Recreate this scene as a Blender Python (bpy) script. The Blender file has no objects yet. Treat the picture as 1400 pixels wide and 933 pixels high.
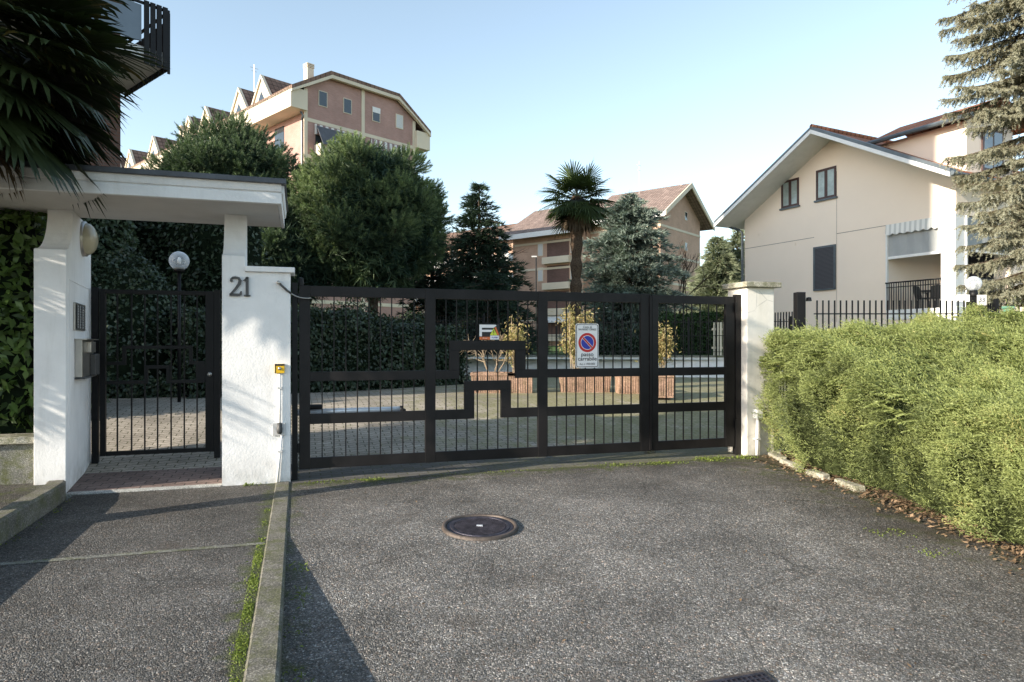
import bpy, math, random
import numpy as np
from mathutils import Vector, Matrix
R = math.radians
rng = np.random.default_rng(7)
random.seed(7)
sc = bpy.context.scene
COL = sc.collection

# ------------------------------------------------------------------ camera
F_PX, CX, HY, CAM_H = 930.0, 700.0, 470.0, 1.5
cam_d = bpy.data.cameras.new('camera'); cam = bpy.data.objects.new('camera', cam_d); COL.objects.link(cam)
cam.location = (0, 0, CAM_H); cam.rotation_euler = (R(90), 0, 0)
cam_d.sensor_width = 36; cam_d.lens = F_PX/1400*36; cam_d.shift_y = (HY-466.5)/1400
cam_d.clip_start = .05; cam_d.clip_end = 5000
sc.camera = cam
sc.view_settings.view_transform = 'Standard'; sc.view_settings.look = 'None'; sc.view_settings.exposure = 0

# ------------------------------------------------------------------ frames and survey helpers
class Frame:
    def __init__(s, o=(0, 0), a=0.0): s.o, s.a, s.c, s.s = o, a, math.cos(a), math.sin(a)
    def w(s, p): return (s.o[0]+s.c*p[0]-s.s*p[1], s.o[1]+s.s*p[0]+s.c*p[1], p[2] if len(p) > 2 else 0)
    def inv(s, p):
        x, y = p[0]-s.o[0], p[1]-s.o[1]
        return (s.c*x+s.s*y, -s.s*x+s.c*y, p[2] if len(p) > 2 else 0)
W = Frame()
TH = math.atan2(.2993, .9542)
G = Frame((0, 0), TH)                       # s along the gate, d into the courtyard
def at(x, y, Y): return ((x-CX)/F_PX*Y, Y, CAM_H+(HY-y)/F_PX*Y)
def onground(x, y, z=0):
    Y = (CAM_H-z)*F_PX/(y-HY); return ((x-CX)/F_PX*Y, Y, z)
def sd(x, y, d):                            # a point on the upright plane d, as (s, z)
    u = (x-CX)/F_PX; Y = d/(G.c-G.s*u)
    return Y*(G.c*u+G.s), CAM_H+(HY-y)/F_PX*Y
def gz(X, Y):                               # ground height
    d = -G.s*X+G.c*Y
    if d < 5.6: return -(5.6-d)*.07
    if d < 9.0: return 0
    return min(.45, (d-9.0)/3.5*.45)

# ------------------------------------------------------------------ mesh builder
class MB:
    def __init__(s): s.v = []; s.f = []; s.m = []; s.mi = 0
    def _a(s, vs, fs):
        b = len(s.v); s.v += [tuple(map(float, p)) for p in vs]
        for f in fs: s.f.append([b+i for i in f]); s.m.append(s.mi)
        return s
    def box(s, x0, x1, y0, y1, z0, z1):
        if x0 > x1: x0, x1 = x1, x0
        if y0 > y1: y0, y1 = y1, y0
        if z0 > z1: z0, z1 = z1, z0
        return s._a([(x0,y0,z0),(x1,y0,z0),(x1,y1,z0),(x0,y1,z0),(x0,y0,z1),(x1,y0,z1),(x1,y1,z1),(x0,y1,z1)],
             [(0,3,2,1),(4,5,6,7),(0,1,5,4),(1,2,6,5),(2,3,7,6),(3,0,4,7)])
    def quad(s, *p): return s._a(p, [tuple(range(len(p)))])
    def prism(s, poly, fn, a, b):           # poly of (p,q); fn(p,q,t) -> xyz
        n = len(poly)
        vs = [fn(p, q, a) for p, q in poly]+[fn(p, q, b) for p, q in poly]
        fs = [tuple(range(n))[::-1], tuple(range(n, 2*n))]
        fs += [(i, (i+1) % n, n+(i+1) % n, n+i) for i in range(n)]
        return s._a(vs, fs)
    def bar(s, p, q, w, h=None):            # rectangular bar between two points
        h = h or w; p, q = Vector(p), Vector(q); d = (q-p).normalized()
        u = Vector((0, 0, 1)) if abs(d.z) < .95 else Vector((0, 1, 0))
        a = d.cross(u).normalized()*w/2; b = a.cross(d).normalized()*h/2
        return s._a([p-a-b, p+a-b, p+a+b, p-a+b, q-a-b, q+a-b, q+a+b, q-a+b],
             [(0,3,2,1),(4,5,6,7),(0,1,5,4),(1,2,6,5),(2,3,7,6),(3,0,4,7)])
    def tube(s, pts, r, n=8, cap=True):
        pts = [Vector(p) for p in pts]; rs = r if isinstance(r, (list, tuple)) else [r]*len(pts)
        rings = []; b0 = len(s.v)
        for i, p in enumerate(pts):
            d = (pts[min(i+1, len(pts)-1)]-pts[max(i-1, 0)]).normalized()
            u = Vector((0, 0, 1)) if abs(d.z) < .9 else Vector((1, 0, 0))
            a = d.cross(u).normalized(); b = a.cross(d).normalized()
            rings += [p+(a*math.cos(k*2*math.pi/n)+b*math.sin(k*2*math.pi/n))*rs[i] for k in range(n)]
        fs = [(i*n+k, i*n+(k+1) % n, (i+1)*n+(k+1) % n, (i+1)*n+k) for i in range(len(pts)-1) for k in range(n)]
        if cap: fs += [tuple(range(n))[::-1], tuple(range((len(pts)-1)*n, len(pts)*n))]
        return s._a(rings, fs)
    def lathe(s, prof, c=(0, 0, 0), n=24, axis='z'):
        vs = []
        for r, h in prof:
            for k in range(n):
                a = k*2*math.pi/n; x, y = r*math.cos(a), r*math.sin(a)
                vs.append((c[0]+x, c[1]+y, c[2]+h) if axis == 'z' else ((c[0]+h, c[1]+x, c[2]+y) if axis == 'x' else (c[0]+x, c[1]+h, c[2]+y)))
        fs = [(i*n+k, i*n+(k+1) % n, (i+1)*n+(k+1) % n, (i+1)*n+k) for i in range(len(prof)-1) for k in range(n)]
        return s._a(vs, fs)
    def sphere(s, c, r, n=20, m=12, sc=(1, 1, 1)):
        prof = [(max(1e-4, r*math.sin(math.pi*i/m)), -r*math.cos(math.pi*i/m)) for i in range(m+1)]
        vs = [];
        for rr, h in prof:
            for k in range(n):
                a = k*2*math.pi/n; vs.append((c[0]+rr*math.cos(a)*sc[0], c[1]+rr*math.sin(a)*sc[1], c[2]+h*sc[2]))
        fs = [(i*n+k, i*n+(k+1) % n, (i+1)*n+(k+1) % n, (i+1)*n+k) for i in range(m) for k in range(n)]
        return s._a(vs, fs)
    def tr(s, fn): s.v = [tuple(fn(p)) for p in s.v]; return s

def link(name, me, parent=None):
    o = bpy.data.objects.new(name, me); COL.objects.link(o)
    if parent: o.parent = parent
    return o
def tag(o, label=None, cat=None, group=None, kind=None):
    if label: o['label'] = label
    if cat: o['category'] = cat
    if group: o['group'] = group
    if kind: o['kind'] = kind
    return o
BASE = {}
def thing(name, label, cat, frame=W, base=(0, 0, 0), group=None):
    o = bpy.data.objects.new(name, None); COL.objects.link(o); o.empty_display_size = .2
    o.location = frame.w(base); o.rotation_euler = (0, 0, frame.a); BASE[o.name] = tuple(base)
    return tag(o, label, cat, group)
def mesh_of(mb, name, mats, off=(0, 0, 0), smooth=False, bevel=0):
    me = bpy.data.meshes.new(name)
    me.from_pydata([(p[0]-off[0], p[1]-off[1], p[2]-off[2]) for p in mb.v], [], mb.f)
    for m in (mats if isinstance(mats, (list, tuple)) else [mats]): me.materials.append(m)
    if isinstance(mats, (list, tuple)): me.polygons.foreach_set('material_index', mb.m)
    if smooth: me.polygons.foreach_set('use_smooth', [True]*len(me.polygons))
    me.validate(); me.update()
    return me
def add_bevel(o, w):
    if w: b = o.modifiers.new('bevel', 'BEVEL'); b.width = w; b.segments = 2; b.limit_method = 'ANGLE'; b.angle_limit = R(40)
def root_base(o):
    while o.parent: o = o.parent
    return BASE[o.name]
def part(mb, name, mat, parent, smooth=False, bevel=0, label=None):
    o = link(name, mesh_of(mb, name, mat, root_base(parent), smooth), parent); add_bevel(o, bevel)
    if label: o['label'] = label
    return o
def solo(mb, name, mat, label=None, cat=None, frame=W, base=(0, 0, 0), group=None, kind=None, smooth=False, bevel=0):
    o = link(name, mesh_of(mb, name, mat, base, smooth)); o.location = frame.w(base); o.rotation_euler = (0, 0, frame.a)
    BASE[o.name] = tuple(base); add_bevel(o, bevel)
    return tag(o, label, cat, group, kind)

class Soup:                                  # loose leaves, needles and blades with a tint per face
    def __init__(s): s.p = []; s.t = []
    def add(s, arr, tint):                   # arr (n,k,3), tint (n,)
        s.p.append(np.asarray(arr, dtype=np.float32)); s.t.append(np.asarray(tint, dtype=np.float32))
    def mesh(s, name, mat, off=(0, 0, 0), smooth=False):
        v = np.concatenate([a.reshape(-1, 3) for a in s.p])-np.array(off, dtype=np.float32)
        tot = np.concatenate([np.full(len(a), a.shape[1], dtype=np.int32) for a in s.p])
        tint = np.concatenate(s.t)
        me = bpy.data.meshes.new(name)
        me.vertices.add(len(v)); me.vertices.foreach_set('co', v.ravel())
        me.loops.add(len(v)); me.loops.foreach_set('vertex_index', np.arange(len(v), dtype=np.int32))
        st = np.concatenate([[0], np.cumsum(tot)[:-1]]).astype(np.int32)
        me.polygons.add(len(tot)); me.polygons.foreach_set('loop_start', st); me.polygons.foreach_set('loop_total', tot)
        at_ = me.attributes.new('tint', 'FLOAT', 'FACE'); at_.data.foreach_set('value', tint)
        me.materials.append(mat); me.update(calc_edges=True)
        return me
def soup_part(sp, name, mat, parent):
    return link(name, sp.mesh(name, mat, root_base(parent)), parent)
def soup_solo(sp, name, mat, label=None, cat=None, base=(0, 0, 0), kind=None, group=None):
    o = link(name, sp.mesh(name, mat, base)); o.location = base; BASE[o.name] = tuple(base)
    return tag(o, label, cat, group, kind)
def unit(a): return a/np.maximum(np.linalg.norm(a, axis=-1, keepdims=True), 1e-9)
def rdir(n): return unit(rng.normal(size=(n, 3)))
def blades(sp, c, d, L, w, tint, bend=0.0, lift=None):
    """pointed leaves: base c (n,3), direction d, length L (n,), width w (n,)"""
    n = len(c); d = unit(d); L = np.broadcast_to(np.asarray(L, float), (n,))[:, None]; w = np.broadcast_to(np.asarray(w, float), (n,))[:, None]
    side = unit(np.cross(d, rdir(n))) if lift is None else unit(np.cross(d, lift))
    mid = c+d*L*.45; tip = c+d*L+np.array([0, 0, -1])*bend*L
    sp.add(np.stack([c, mid+side*w/2, tip, mid-side*w/2], 1), tint)
def needles(sp, c, axis, n, L, w, spread, tint, tj=.15):
    """tufts: n needles fanning out from each centre"""
    k = len(c); cc = np.repeat(c, n, 0); ax = unit(np.repeat(axis, n, 0)+rng.normal(size=(k*n, 3))*spread)
    LL = (np.broadcast_to(L, (k,)).repeat(n)*rng.uniform(.65, 1.1, k*n))[:, None]
    side = unit(np.cross(ax, rdir(k*n)))*w/2
    t = np.clip(np.repeat(tint, n)+rng.normal(size=k*n)*tj, 0, 1)
    b = cc-ax*LL*.1
    sp.add(np.stack([b+side, b-side, cc+ax*LL], 1), t)

# ------------------------------------------------------------------ materials
class NT:
    def __init__(s, name):
        s.m = bpy.data.materials.new(name); s.m.use_nodes = True; s.t = s.m.node_tree; s.t.nodes.clear()
        s.out = s.n('ShaderNodeOutputMaterial'); s.b = s.n('ShaderNodeBsdfPrincipled'); s.l(s.b.outputs[0], s.out.inputs[0])
    def n(s, t, **kw):
        o = s.t.nodes.new(t)
        for k, v in kw.items(): setattr(o, k, v)
        return o
    def l(s, a, b): s.t.links.new(a, b)
    def set(s, sock, v):
        if hasattr(v, 'is_linked') or isinstance(v, bpy.types.NodeSocket): s.l(v, sock)
        else: sock.default_value = (*v, 1) if isinstance(v, (tuple, list)) and len(v) == 3 and sock.type == 'RGBA' else v
    def co(s, rot=0.0):
        g = s.n('ShaderNodeTexCoord').outputs['Object']
        if rot: g = s.mapping(g, rot=(0, 0, rot))
        return g
    def pos(s): return s.n('ShaderNodeNewGeometry').outputs['Position']
    def mapping(s, v, rot=(0, 0, 0), scale=(1, 1, 1), loc=(0, 0, 0)):
        m = s.n('ShaderNodeMapping'); s.l(v, m.inputs[0]); m.inputs['Rotation'].default_value = rot; m.inputs['Scale'].default_value = scale
        m.inputs['Location'].default_value = loc; return m.outputs[0]
    def noise(s, v, scale, detail=4, rough=.6):
        n = s.n('ShaderNodeTexNoise'); s.l(v, n.inputs['Vector']); n.inputs['Scale'].default_value = scale
        n.inputs['Detail'].default_value = detail; n.inputs['Roughness'].default_value = rough; return n.outputs['Fac']
    def vor(s, v, scale, feat='F1'):
        n = s.n('ShaderNodeTexVoronoi'); n.feature = feat; s.l(v, n.inputs['Vector']); n.inputs['Scale'].default_value = scale; return n
    def ramp(s, f, stops, interp='LINEAR'):
        r = s.n('ShaderNodeValToRGB'); s.l(f, r.inputs[0]); cr = r.color_ramp; cr.interpolation = interp
        while len(cr.elements) < len(stops): cr.elements.new(.5)
        for e, (p, c) in zip(cr.elements, stops):
            e.position = p; e.color = (*c, 1) if isinstance(c, (tuple, list)) else (c, c, c, 1)
        return r.outputs[0]
    def mix(s, f, a, b, mode='MIX'):
        m = s.n('ShaderNodeMix'); m.data_type = 'RGBA'; m.blend_type = mode
        s.set(m.inputs[0], f); s.set(m.inputs[6], a); s.set(m.inputs[7], b); return m.outputs[2]
    def math(s, op, a, b=0.0, clamp=False):
        m = s.n('ShaderNodeMath'); m.operation = op; m.use_clamp = clamp; s.set(m.inputs[0], a); s.set(m.inputs[1], b); return m.outputs[0]
    def mr(s, v, a, b, c=0.0, d=1.0):
        m = s.n('ShaderNodeMapRange'); s.l(v, m.inputs[0]); m.inputs[1].default_value = a; m.inputs[2].default_value = b
        m.inputs[3].default_value = c; m.inputs[4].default_value = d; return m.outputs[0]
    def xyz(s, v):
        x = s.n('ShaderNodeSeparateXYZ'); s.l(v, x.inputs[0]); return x.outputs
    def comb(s, x, y, z=0.0):
        c = s.n('ShaderNodeCombineXYZ'); s.set(c.inputs[0], x); s.set(c.inputs[1], y); s.set(c.inputs[2], z); return c.outputs[0]
    def bump(s, h, strength=.5, dist=.01):
        b = s.n('ShaderNodeBump'); s.set(b.inputs['Height'], h); b.inputs['Strength'].default_value = strength; b.inputs['Distance'].default_value = dist
        s.l(b.outputs[0], s.b.inputs['Normal']); return b
    def fin(s, col, rough=.8, metal=0.0, spec=.5):
        s.set(s.b.inputs['Base Color'], col); s.set(s.b.inputs['Roughness'], rough); s.set(s.b.inputs['Metallic'], metal)
        s.b.inputs['Specular IOR Level'].default_value = spec; return s.m

def m_simple(name, c, rough=.6, metal=0.0, var=.25, scale=6, spec=.5, bump=0.0, bscale=60):
    t = NT(name); v = t.co(); f = t.noise(v, scale)
    col = t.mix(t.ramp(f, [(.3, 0), (.7, 1)]), tuple(x*(1-var) for x in c), tuple(min(1, x*(1+var)) for x in c))
    if bump: t.bump(t.noise(v, bscale, 3), bump, .01)
    return t.fin(col, rough, metal, spec)

def m_stucco(name, c, dirt=.5, stain=(.22, .2, .15), bumpd=.0038, cracks=False, zlow=.5):
    t = NT(name); v = t.pos(); z = t.xyz(v)[2]
    n1 = t.noise(v, 3, 5); n2 = t.noise(t.mapping(v, scale=(6, 6, .7)), 1.2, 4)
    col = t.mix(t.ramp(n1, [(.35, 0), (.75, 1)]), c, tuple(x*.88 for x in c))
    low = t.math('MULTIPLY', t.mr(z, zlow, 0, 0, 1), t.ramp(t.noise(v, 7, 6), [(.35, 0), (.7, 1)]))
    col = t.mix(t.math('MULTIPLY', low, dirt, True), col, stain)
    streak = t.ramp(n2, [(.55, 0), (.8, 1)])
    col = t.mix(t.math('MULTIPLY', streak, dirt*.35), col, stain)
    if cracks:
        e = t.vor(t.mapping(v, loc=(.3, .1, .2)), 2.2, 'DISTANCE_TO_EDGE').outputs['Distance']
        cr = t.math('MULTIPLY', t.ramp(e, [(0, 1), (.02, 0)]), t.ramp(t.noise(v, 2.1), [(.5, 0), (.62, 1)]))
        col = t.mix(t.math('MULTIPLY', cr, .5), col, (.25, .25, .24))
    h = t.math('ADD', t.noise(v, 45, 5, .65), t.math('MULTIPLY', t.noise(v, 12, 3), .8))
    t.bump(h, .9, bumpd)
    return t.fin(col, .9, 0, .2)

def m_asphalt(name, dark=1.0, moss=True, pave=False):
    t = NT(name); v = t.pos(); g = t.mapping(v, rot=(0, 0, -TH)); sx = t.xyz(g); s_, d_ = sx[0], sx[1]
    flat = t.mapping(v, scale=(1, 1, 0))
    a = t.vor(flat, 135); b = t.vor(flat, 75)
    ca = t.xyz(a.outputs['Color']); cb = t.xyz(b.outputs['Color'])
    stone = t.ramp(ca[0], [(0, .07), (.4, .09), (.62, .12), (.86, .175), (.96, .31), (1, .4)])
    big = t.ramp(cb[0], [(0, .6), (.6, .92), (.92, 1.25), (1, 1.7)])
    col = t.mix(1.0, stone, big, 'MULTIPLY')
    hue = t.ramp(cb[1], [(0, (1.07, 1.0, .9)), (.5, (1.02, 1, .95)), (.8, (.99, .99, 1.0)), (1, (1.25, 1.0, .82))])
    col = t.mix(1.0, col, hue, 'MULTIPLY')
    wear = t.noise(flat, .9, 6, .65); wear2 = t.noise(flat, .28, 3)
    col = t.mix(1.0, col, t.ramp(wear, [(.25, .55*dark), (.5, 1.0*dark), (.72, 1.45*dark)]), 'MULTIPLY')
    col = t.mix(1.0, col, t.ramp(wear2, [(.3, .75), (.7, 1.2)]), 'MULTIPLY')
    mid = t.noise(flat, 3.2, 6, .7); col = t.mix(1.0, col, t.ramp(mid, [(.3, .78), (.5, 1), (.7, 1.16)]), 'MULTIPLY')
    damp = t.math('MULTIPLY', t.math('MAXIMUM', t.mr(d_, 5.9, 7.5, 0, .75), t.mr(s_, 3.6, 5.2, 0, .7)), t.mr(t.noise(flat, 1.4, 6, .7), .3, .62, .35, 1.0))
    col = t.mix(damp, col, t.mix(1.0, col, (.5, .46, .4), 'MULTIPLY'))
    trk = t.math('MULTIPLY', t.math('SINE', t.math('MULTIPLY', s_, 3.6)), t.mr(t.noise(flat, .6, 3), .35, .65, 0, .14)); col = t.mix(1.0, col, t.comb(t.math('ADD', trk, 1.0), t.math('ADD', trk, 1.0), t.math('ADD', trk, 1.0)), 'MULTIPLY')
    # brown damp stains
    st = t.ramp(t.noise(flat, 1.7, 5), [(.57, 0), (.74, .55)])
    col = t.mix(st, col, (.07, .055, .042))
    # hairline cracks
    wob = t.n('ShaderNodeVectorMath'); wob.operation = 'ADD'; t.l(flat, wob.inputs[0])
    nz = t.n('ShaderNodeTexNoise'); t.l(flat, nz.inputs['Vector']); nz.inputs['Scale'].default_value = 3; nz.inputs['Detail'].default_value = 5
    sc_ = t.n('ShaderNodeVectorMath'); sc_.operation = 'SCALE'; t.l(nz.outputs['Color'], sc_.inputs[0]); sc_.inputs[3].default_value = .35
    t.l(sc_.outputs[0], wob.inputs[1])
    e = t.vor(wob.outputs[0], .55, 'DISTANCE_TO_EDGE').outputs['Distance']
    ck = t.math('MULTIPLY', t.ramp(e, [(0, 1), (.008, 0)]), t.ramp(t.noise(flat, .8), [(.5, 0), (.6, .8)]))
    col = t.mix(ck, col, (.018, .017, .015))
    if moss:
        mn = t.noise(flat, 5, 6, .7)
        edge = t.math('MAXIMUM', t.mr(d_, 6.9, 7.7, 0, 1), t.mr(s_, 3.9, 5.6, 0, .85))
        edge = t.math('MAXIMUM', edge, t.mr(s_, .25, -.08, 0, .7)) if not pave else t.math('MAXIMUM', t.mr(s_, -.5, -.24, 0, 1.1), t.mr(s_, -1.95, -2.2, 0, .6))
        mk = t.ramp(t.math('MULTIPLY', edge, t.mr(mn, .3, .75, 0, 1.35)), [(.32, 0), (.62, .85)])
        mcol = t.mix(t.noise(flat, 18), (.035, .05, .012), (.1, .115, .03))
        col = t.mix(mk, col, mcol)
        pb = t.ramp(t.math('MULTIPLY', t.mr(s_, 3.6, 5.2, 0, 1), t.noise(flat, 2.2, 5)), [(.35, 0), (.6, .6)])
        col = t.mix(pb, col, (.045, .036, .026))
    h = t.math('ADD', t.math('MULTIPLY', a.outputs['Distance'], -1.0), t.math('MULTIPLY', b.outputs['Distance'], -.8))
    t.bump(h, 1.0, .012)
    return t.fin(col, t.ramp(ca[1], [(0, .45), (1, .9)]), 0, .35)

def m_pavers(name, c1, c2, w=.22, h=.11, mortar=(.03, .03, .022), moss=.0, rot=0.0):
    t = NT(name); v = t.pos(); g = t.xyz(t.mapping(v, rot=(0, 0, -TH+rot)))
    wob = t.math('MULTIPLY', t.math('SINE', t.math('MULTIPLY', g[0], 2*math.pi/w*2)), h*.12)
    vec = t.comb(g[0], t.math('ADD', g[1], wob))
    b = t.n('ShaderNodeTexBrick'); t.l(vec, b.inputs['Vector']); b.inputs['Scale'].default_value = 1
    b.inputs['Brick Width'].default_value = w; b.inputs['Row Height'].default_value = h; b.inputs['Mortar Size'].default_value = .007
    b.inputs['Mortar Smooth'].default_value = .4
    b.inputs['Color1'].default_value = (*c1, 1); b.inputs['Color2'].default_value = (*c2, 1); b.inputs['Mortar'].default_value = (*mortar, 1)
    n = t.noise(v, 1.1, 6, .65); n2 = t.noise(v, 40, 3)
    col = t.mix(1.0, b.outputs['Color'], t.ramp(n, [(.25, .6), (.75, 1.3)]), 'MULTIPLY')
    col = t.mix(1.0, col, t.ramp(n2, [(.3, .75), (.7, 1.2)]), 'MULTIPLY')
    if moss:
        mk = t.ramp(t.math('ADD', t.noise(v, 2.5, 7, .75), t.mr(g[0], -1, 4.5, -.25, .12)), [(.42, 0), (.62, moss)])
        mk = t.math('ADD', mk, t.math('MULTIPLY', b.outputs['Fac'], .25), True)
        col = t.mix(mk, col, t.mix(t.noise(v, 25), (.1, .11, .03), (.27, .26, .09)))
    t.bump(t.math('SUBTRACT', t.math('MULTIPLY', n2, .3), b.outputs['Fac']), .8, .008)
    return t.fin(col, .85, 0, .3)

def m_concrete(name, c, moss=.5, stripe=False):
    t = NT(name); v = t.pos()
    n = t.noise(v, 4, 7, .7); f = t.noise(v, 80, 3)
    col = t.mix(t.ramp(n, [(.3, 0), (.7, 1)]), tuple(x*.6 for x in c), tuple(x*1.2 for x in c))
    sp = t.xyz(t.vor(v, 140).outputs['Color'])[0]
    col = t.mix(1.0, col, t.ramp(sp, [(0, .6), (.7, 1), (1, 1.7)]), 'MULTIPLY')
    up = t.xyz(t.n('ShaderNodeNewGeometry').outputs['Normal'])[2]
    if moss:
        mk = t.ramp(t.noise(v, 6, 7, .75), [(.46, 0), (.64, moss)])
        col = t.mix(mk, col, t.mix(f, (.05, .06, .015), (.12, .13, .03)))
    t.bump(t.math('ADD', f, n), .7, .006)
    return t.fin(col, .92, 0, .2)

def m_brick(name, c1, c2, mortar, bw=.26, bh=.075, ms=.012):
    t = NT(name); v = t.co(); x = t.xyz(v)
    b = t.n('ShaderNodeTexBrick'); t.l(t.comb(t.math('ADD', x[0], x[1]), x[2]), b.inputs['Vector']); b.inputs['Scale'].default_value = 1
    b.inputs['Brick Width'].default_value = bw; b.inputs['Row Height'].default_value = bh; b.inputs['Mortar Size'].default_value = ms
    b.inputs['Color1'].default_value = (*c1, 1); b.inputs['Color2'].default_value = (*c2, 1); b.inputs['Mortar'].default_value = (*mortar, 1)
    col = t.mix(1.0, b.outputs['Color'], t.ramp(t.noise(v, .5, 6, .7), [(.25, .8), (.75, 1.18)]), 'MULTIPLY')
    return t.fin(col, .9, 0, .2)

def m_tiles(name, c1, c2, w=.26, run=.34, axis=0):
    t = NT(name); v = t.co(); x = t.xyz(v)
    b = t.n('ShaderNodeTexBrick'); t.l(t.comb(x[1-axis], x[axis]) if axis == 0 else t.comb(x[0], x[1]), b.inputs['Vector']); b.offset = 0.0
    b.inputs['Scale'].default_value = 1; b.inputs['Brick Width'].default_value = w; b.inputs['Row Height'].default_value = run; b.inputs['Mortar Size'].default_value = .02
    b.inputs['Color1'].default_value = (*c1, 1); b.inputs['Color2'].default_value = (*c2, 1); b.inputs['Mortar'].default_value = (c1[0]*.25, c1[1]*.25, c1[2]*.25, 1)
    col = t.mix(1.0, b.outputs['Color'], t.ramp(t.noise(v, 1.3, 6, .7), [(.25, .55), (.75, 1.25)]), 'MULTIPLY')
    t.bump(t.math('MULTIPLY', b.outputs['Fac'], -1.0), 1.0, .05)
    return t.fin(col, .85, 0, .2)

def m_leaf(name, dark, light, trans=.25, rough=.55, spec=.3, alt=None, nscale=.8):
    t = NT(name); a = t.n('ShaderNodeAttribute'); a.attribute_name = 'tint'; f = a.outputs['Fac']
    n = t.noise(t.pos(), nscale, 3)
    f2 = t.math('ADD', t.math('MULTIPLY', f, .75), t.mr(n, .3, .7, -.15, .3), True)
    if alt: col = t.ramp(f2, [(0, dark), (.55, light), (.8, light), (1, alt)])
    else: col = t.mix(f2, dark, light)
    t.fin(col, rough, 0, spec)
    tr = t.n('ShaderNodeBsdfTranslucent'); t.set(tr.inputs[0], t.mix(1.0, col, (1.0, 1.1, .55), 'MULTIPLY'))
    mx = t.n('ShaderNodeMixShader'); mx.inputs[0].default_value = trans
    t.l(t.b.outputs[0], mx.inputs[1]); t.l(tr.outputs[0], mx.inputs[2]); t.l(mx.outputs[0], t.out.inputs[0])
    return t.m

def m_glass(name, c=(.03, .04, .05), rough=.06, spec=.8):
    t = NT(name); n = t.noise(t.co(), 1.2)
    return t.fin(t.mix(n, tuple(x*.6 for x in c), tuple(x*1.5 for x in c)), rough, 0, spec)
def m_globe(name):
    t = NT(name); t.fin((.75, .8, .86), .12, 0, .8); tr = t.n('ShaderNodeBsdfTransparent'); lw = t.n('ShaderNodeLayerWeight'); lw.inputs[0].default_value = .45
    mx = t.n('ShaderNodeMixShader'); t.l(t.mr(lw.outputs['Facing'], 0, 1, .22, .9), mx.inputs[0]); t.l(tr.outputs[0], mx.inputs[1]); t.l(t.b.outputs[0], mx.inputs[2]); t.l(mx.outputs[0], t.out.inputs[0])
    return t.m
def m_stripes(name, cols, width, axis=0):
    t = NT(name); x = t.xyz(t.co())[axis]
    f = t.math('FRACT', t.math('DIVIDE', x, width)); return t.fin(t.ramp(f, cols, 'CONSTANT'), .8, 0, .2)

M = {}
M['asphalt'] = m_asphalt('asphalt_drive', 1.42)
M['asphalt2'] = m_asphalt('asphalt_pavement', .9, True, True)
M['pavers'] = m_pavers('grey_pavers', (.33, .29, .24), (.42, .37, .31), moss=.6)
M['redpavers'] = m_pavers('red_pavers', (.17, .12, .105), (.22, .16, .14), w=.21, h=.14, mortar=(.05, .045, .04))
M['kerb'] = m_concrete('kerb_stone', (.18, .17, .145), .6)
M['mosswall'] = m_concrete('mossy_concrete', (.2, .2, .18), .8)
M['capstone'] = m_concrete('mossy_cap_stone', (.42, .4, .33), .75)
M['slab'] = m_concrete('threshold_stone', (.42, .42, .4), .1)
M['apron'] = m_pavers('apron_pavers', (.1, .095, .088), (.14, .13, .12), moss=.3, w=.24, h=.12)
M['white'] = m_stucco('white_stucco', (.81, .81, .81), .55, zlow=.32)
M['white_r'] = m_stucco('cracked_white_stucco', (.75, .72, .66), .55, (.35, .32, .2), cracks=True)
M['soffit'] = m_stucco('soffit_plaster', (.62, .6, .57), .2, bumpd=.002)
M['beige'] = m_simple('beige_render', (.9, .775, .655), .9, 0, .025, .5, .15, .12, 70)
M['cream'] = m_simple('cream_plaster', (.68, .6, .47), .9, 0, .08, .4, .2)
M['whitepaint'] = m_simple('white_paint', (.78, .78, .77), .6, 0, .05, 3, .3)
M['brick_red'] = m_brick('pink_brick', (.39, .215, .18), (.44, .25, .215), (.42, .32, .28))
M['brick_or'] = m_brick('orange_brick', (.48, .3, .21), (.54, .345, .25), (.5, .37, .29))
M['brick_dk'] = m_brick('dark_brick', (.13, .075, .06), (.17, .095, .075), (.13, .1, .09))
M['tile_red'] = m_tiles('terracotta_tiles', (.36, .15, .085), (.46, .2, .12))
M['tile_br'] = m_tiles('brown_tiles', (.2, .13, .1), (.26, .17, .13), .35, .45)
M['tile_pink'] = m_tiles('pink_tiles', (.25, .185, .16), (.31, .235, .205), .35, .45)
M['flash'] = m_simple('grey_flashing', (.1, .12, .135), .45, .3, .25, 2)
M['gate'] = m_simple('dark_gate_paint', (.009, .008, .0085), .5, 0, .5, 3, .28, .15, 90)
M['black'] = m_simple('black_paint', (.007, .007, .008), .5, 0, .3, 5, .25)
M['gutter'] = m_simple('gutter_metal', (.06, .065, .075), .45, .4, .4, 3)
M['steel'] = m_simple('stainless_steel', (.45, .43, .4), .33, .9, .12, 8)
M['grey'] = m_simple('grey_plastic', (.5, .5, .5), .5, 0, .08, 9)
M['dgrey'] = m_simple('dark_grey_plastic', (.06, .06, .06), .5, 0, .2, 9)
M['yellow'] = m_simple('yellow_plastic', (.65, .4, .01), .45, 0, .1, 9)
M['opal'] = m_simple('aged_opal_glass', (.42, .38, .27), .25, 0, .15, 5, .6)
M['globe'] = m_globe('clear_globe_glass')
M['bulb'] = m_simple('white_bulb', (.8, .8, .78), .4)
M['terra'] = m_concrete('terracotta_pot', (.38, .25, .185), .3)
M['castiron'] = m_simple('cast_iron', (.06, .055, .07), .5, .7, .5, 14, .5, .3, 120)
M['rust'] = m_simple('rusty_rim', (.1, .08, .068), .6, .4, .4, 12, .5, .4, 80)
M['glass'] = m_glass('window_glass')
M['skyglass'] = m_glass('bright_window_glass', (.1, .13, .16), .04, 1.0)
M['curtain'] = m_simple('curtain_behind_glass', (.3, .36, .35), .12, 0, .2, 3, .8)
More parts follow.
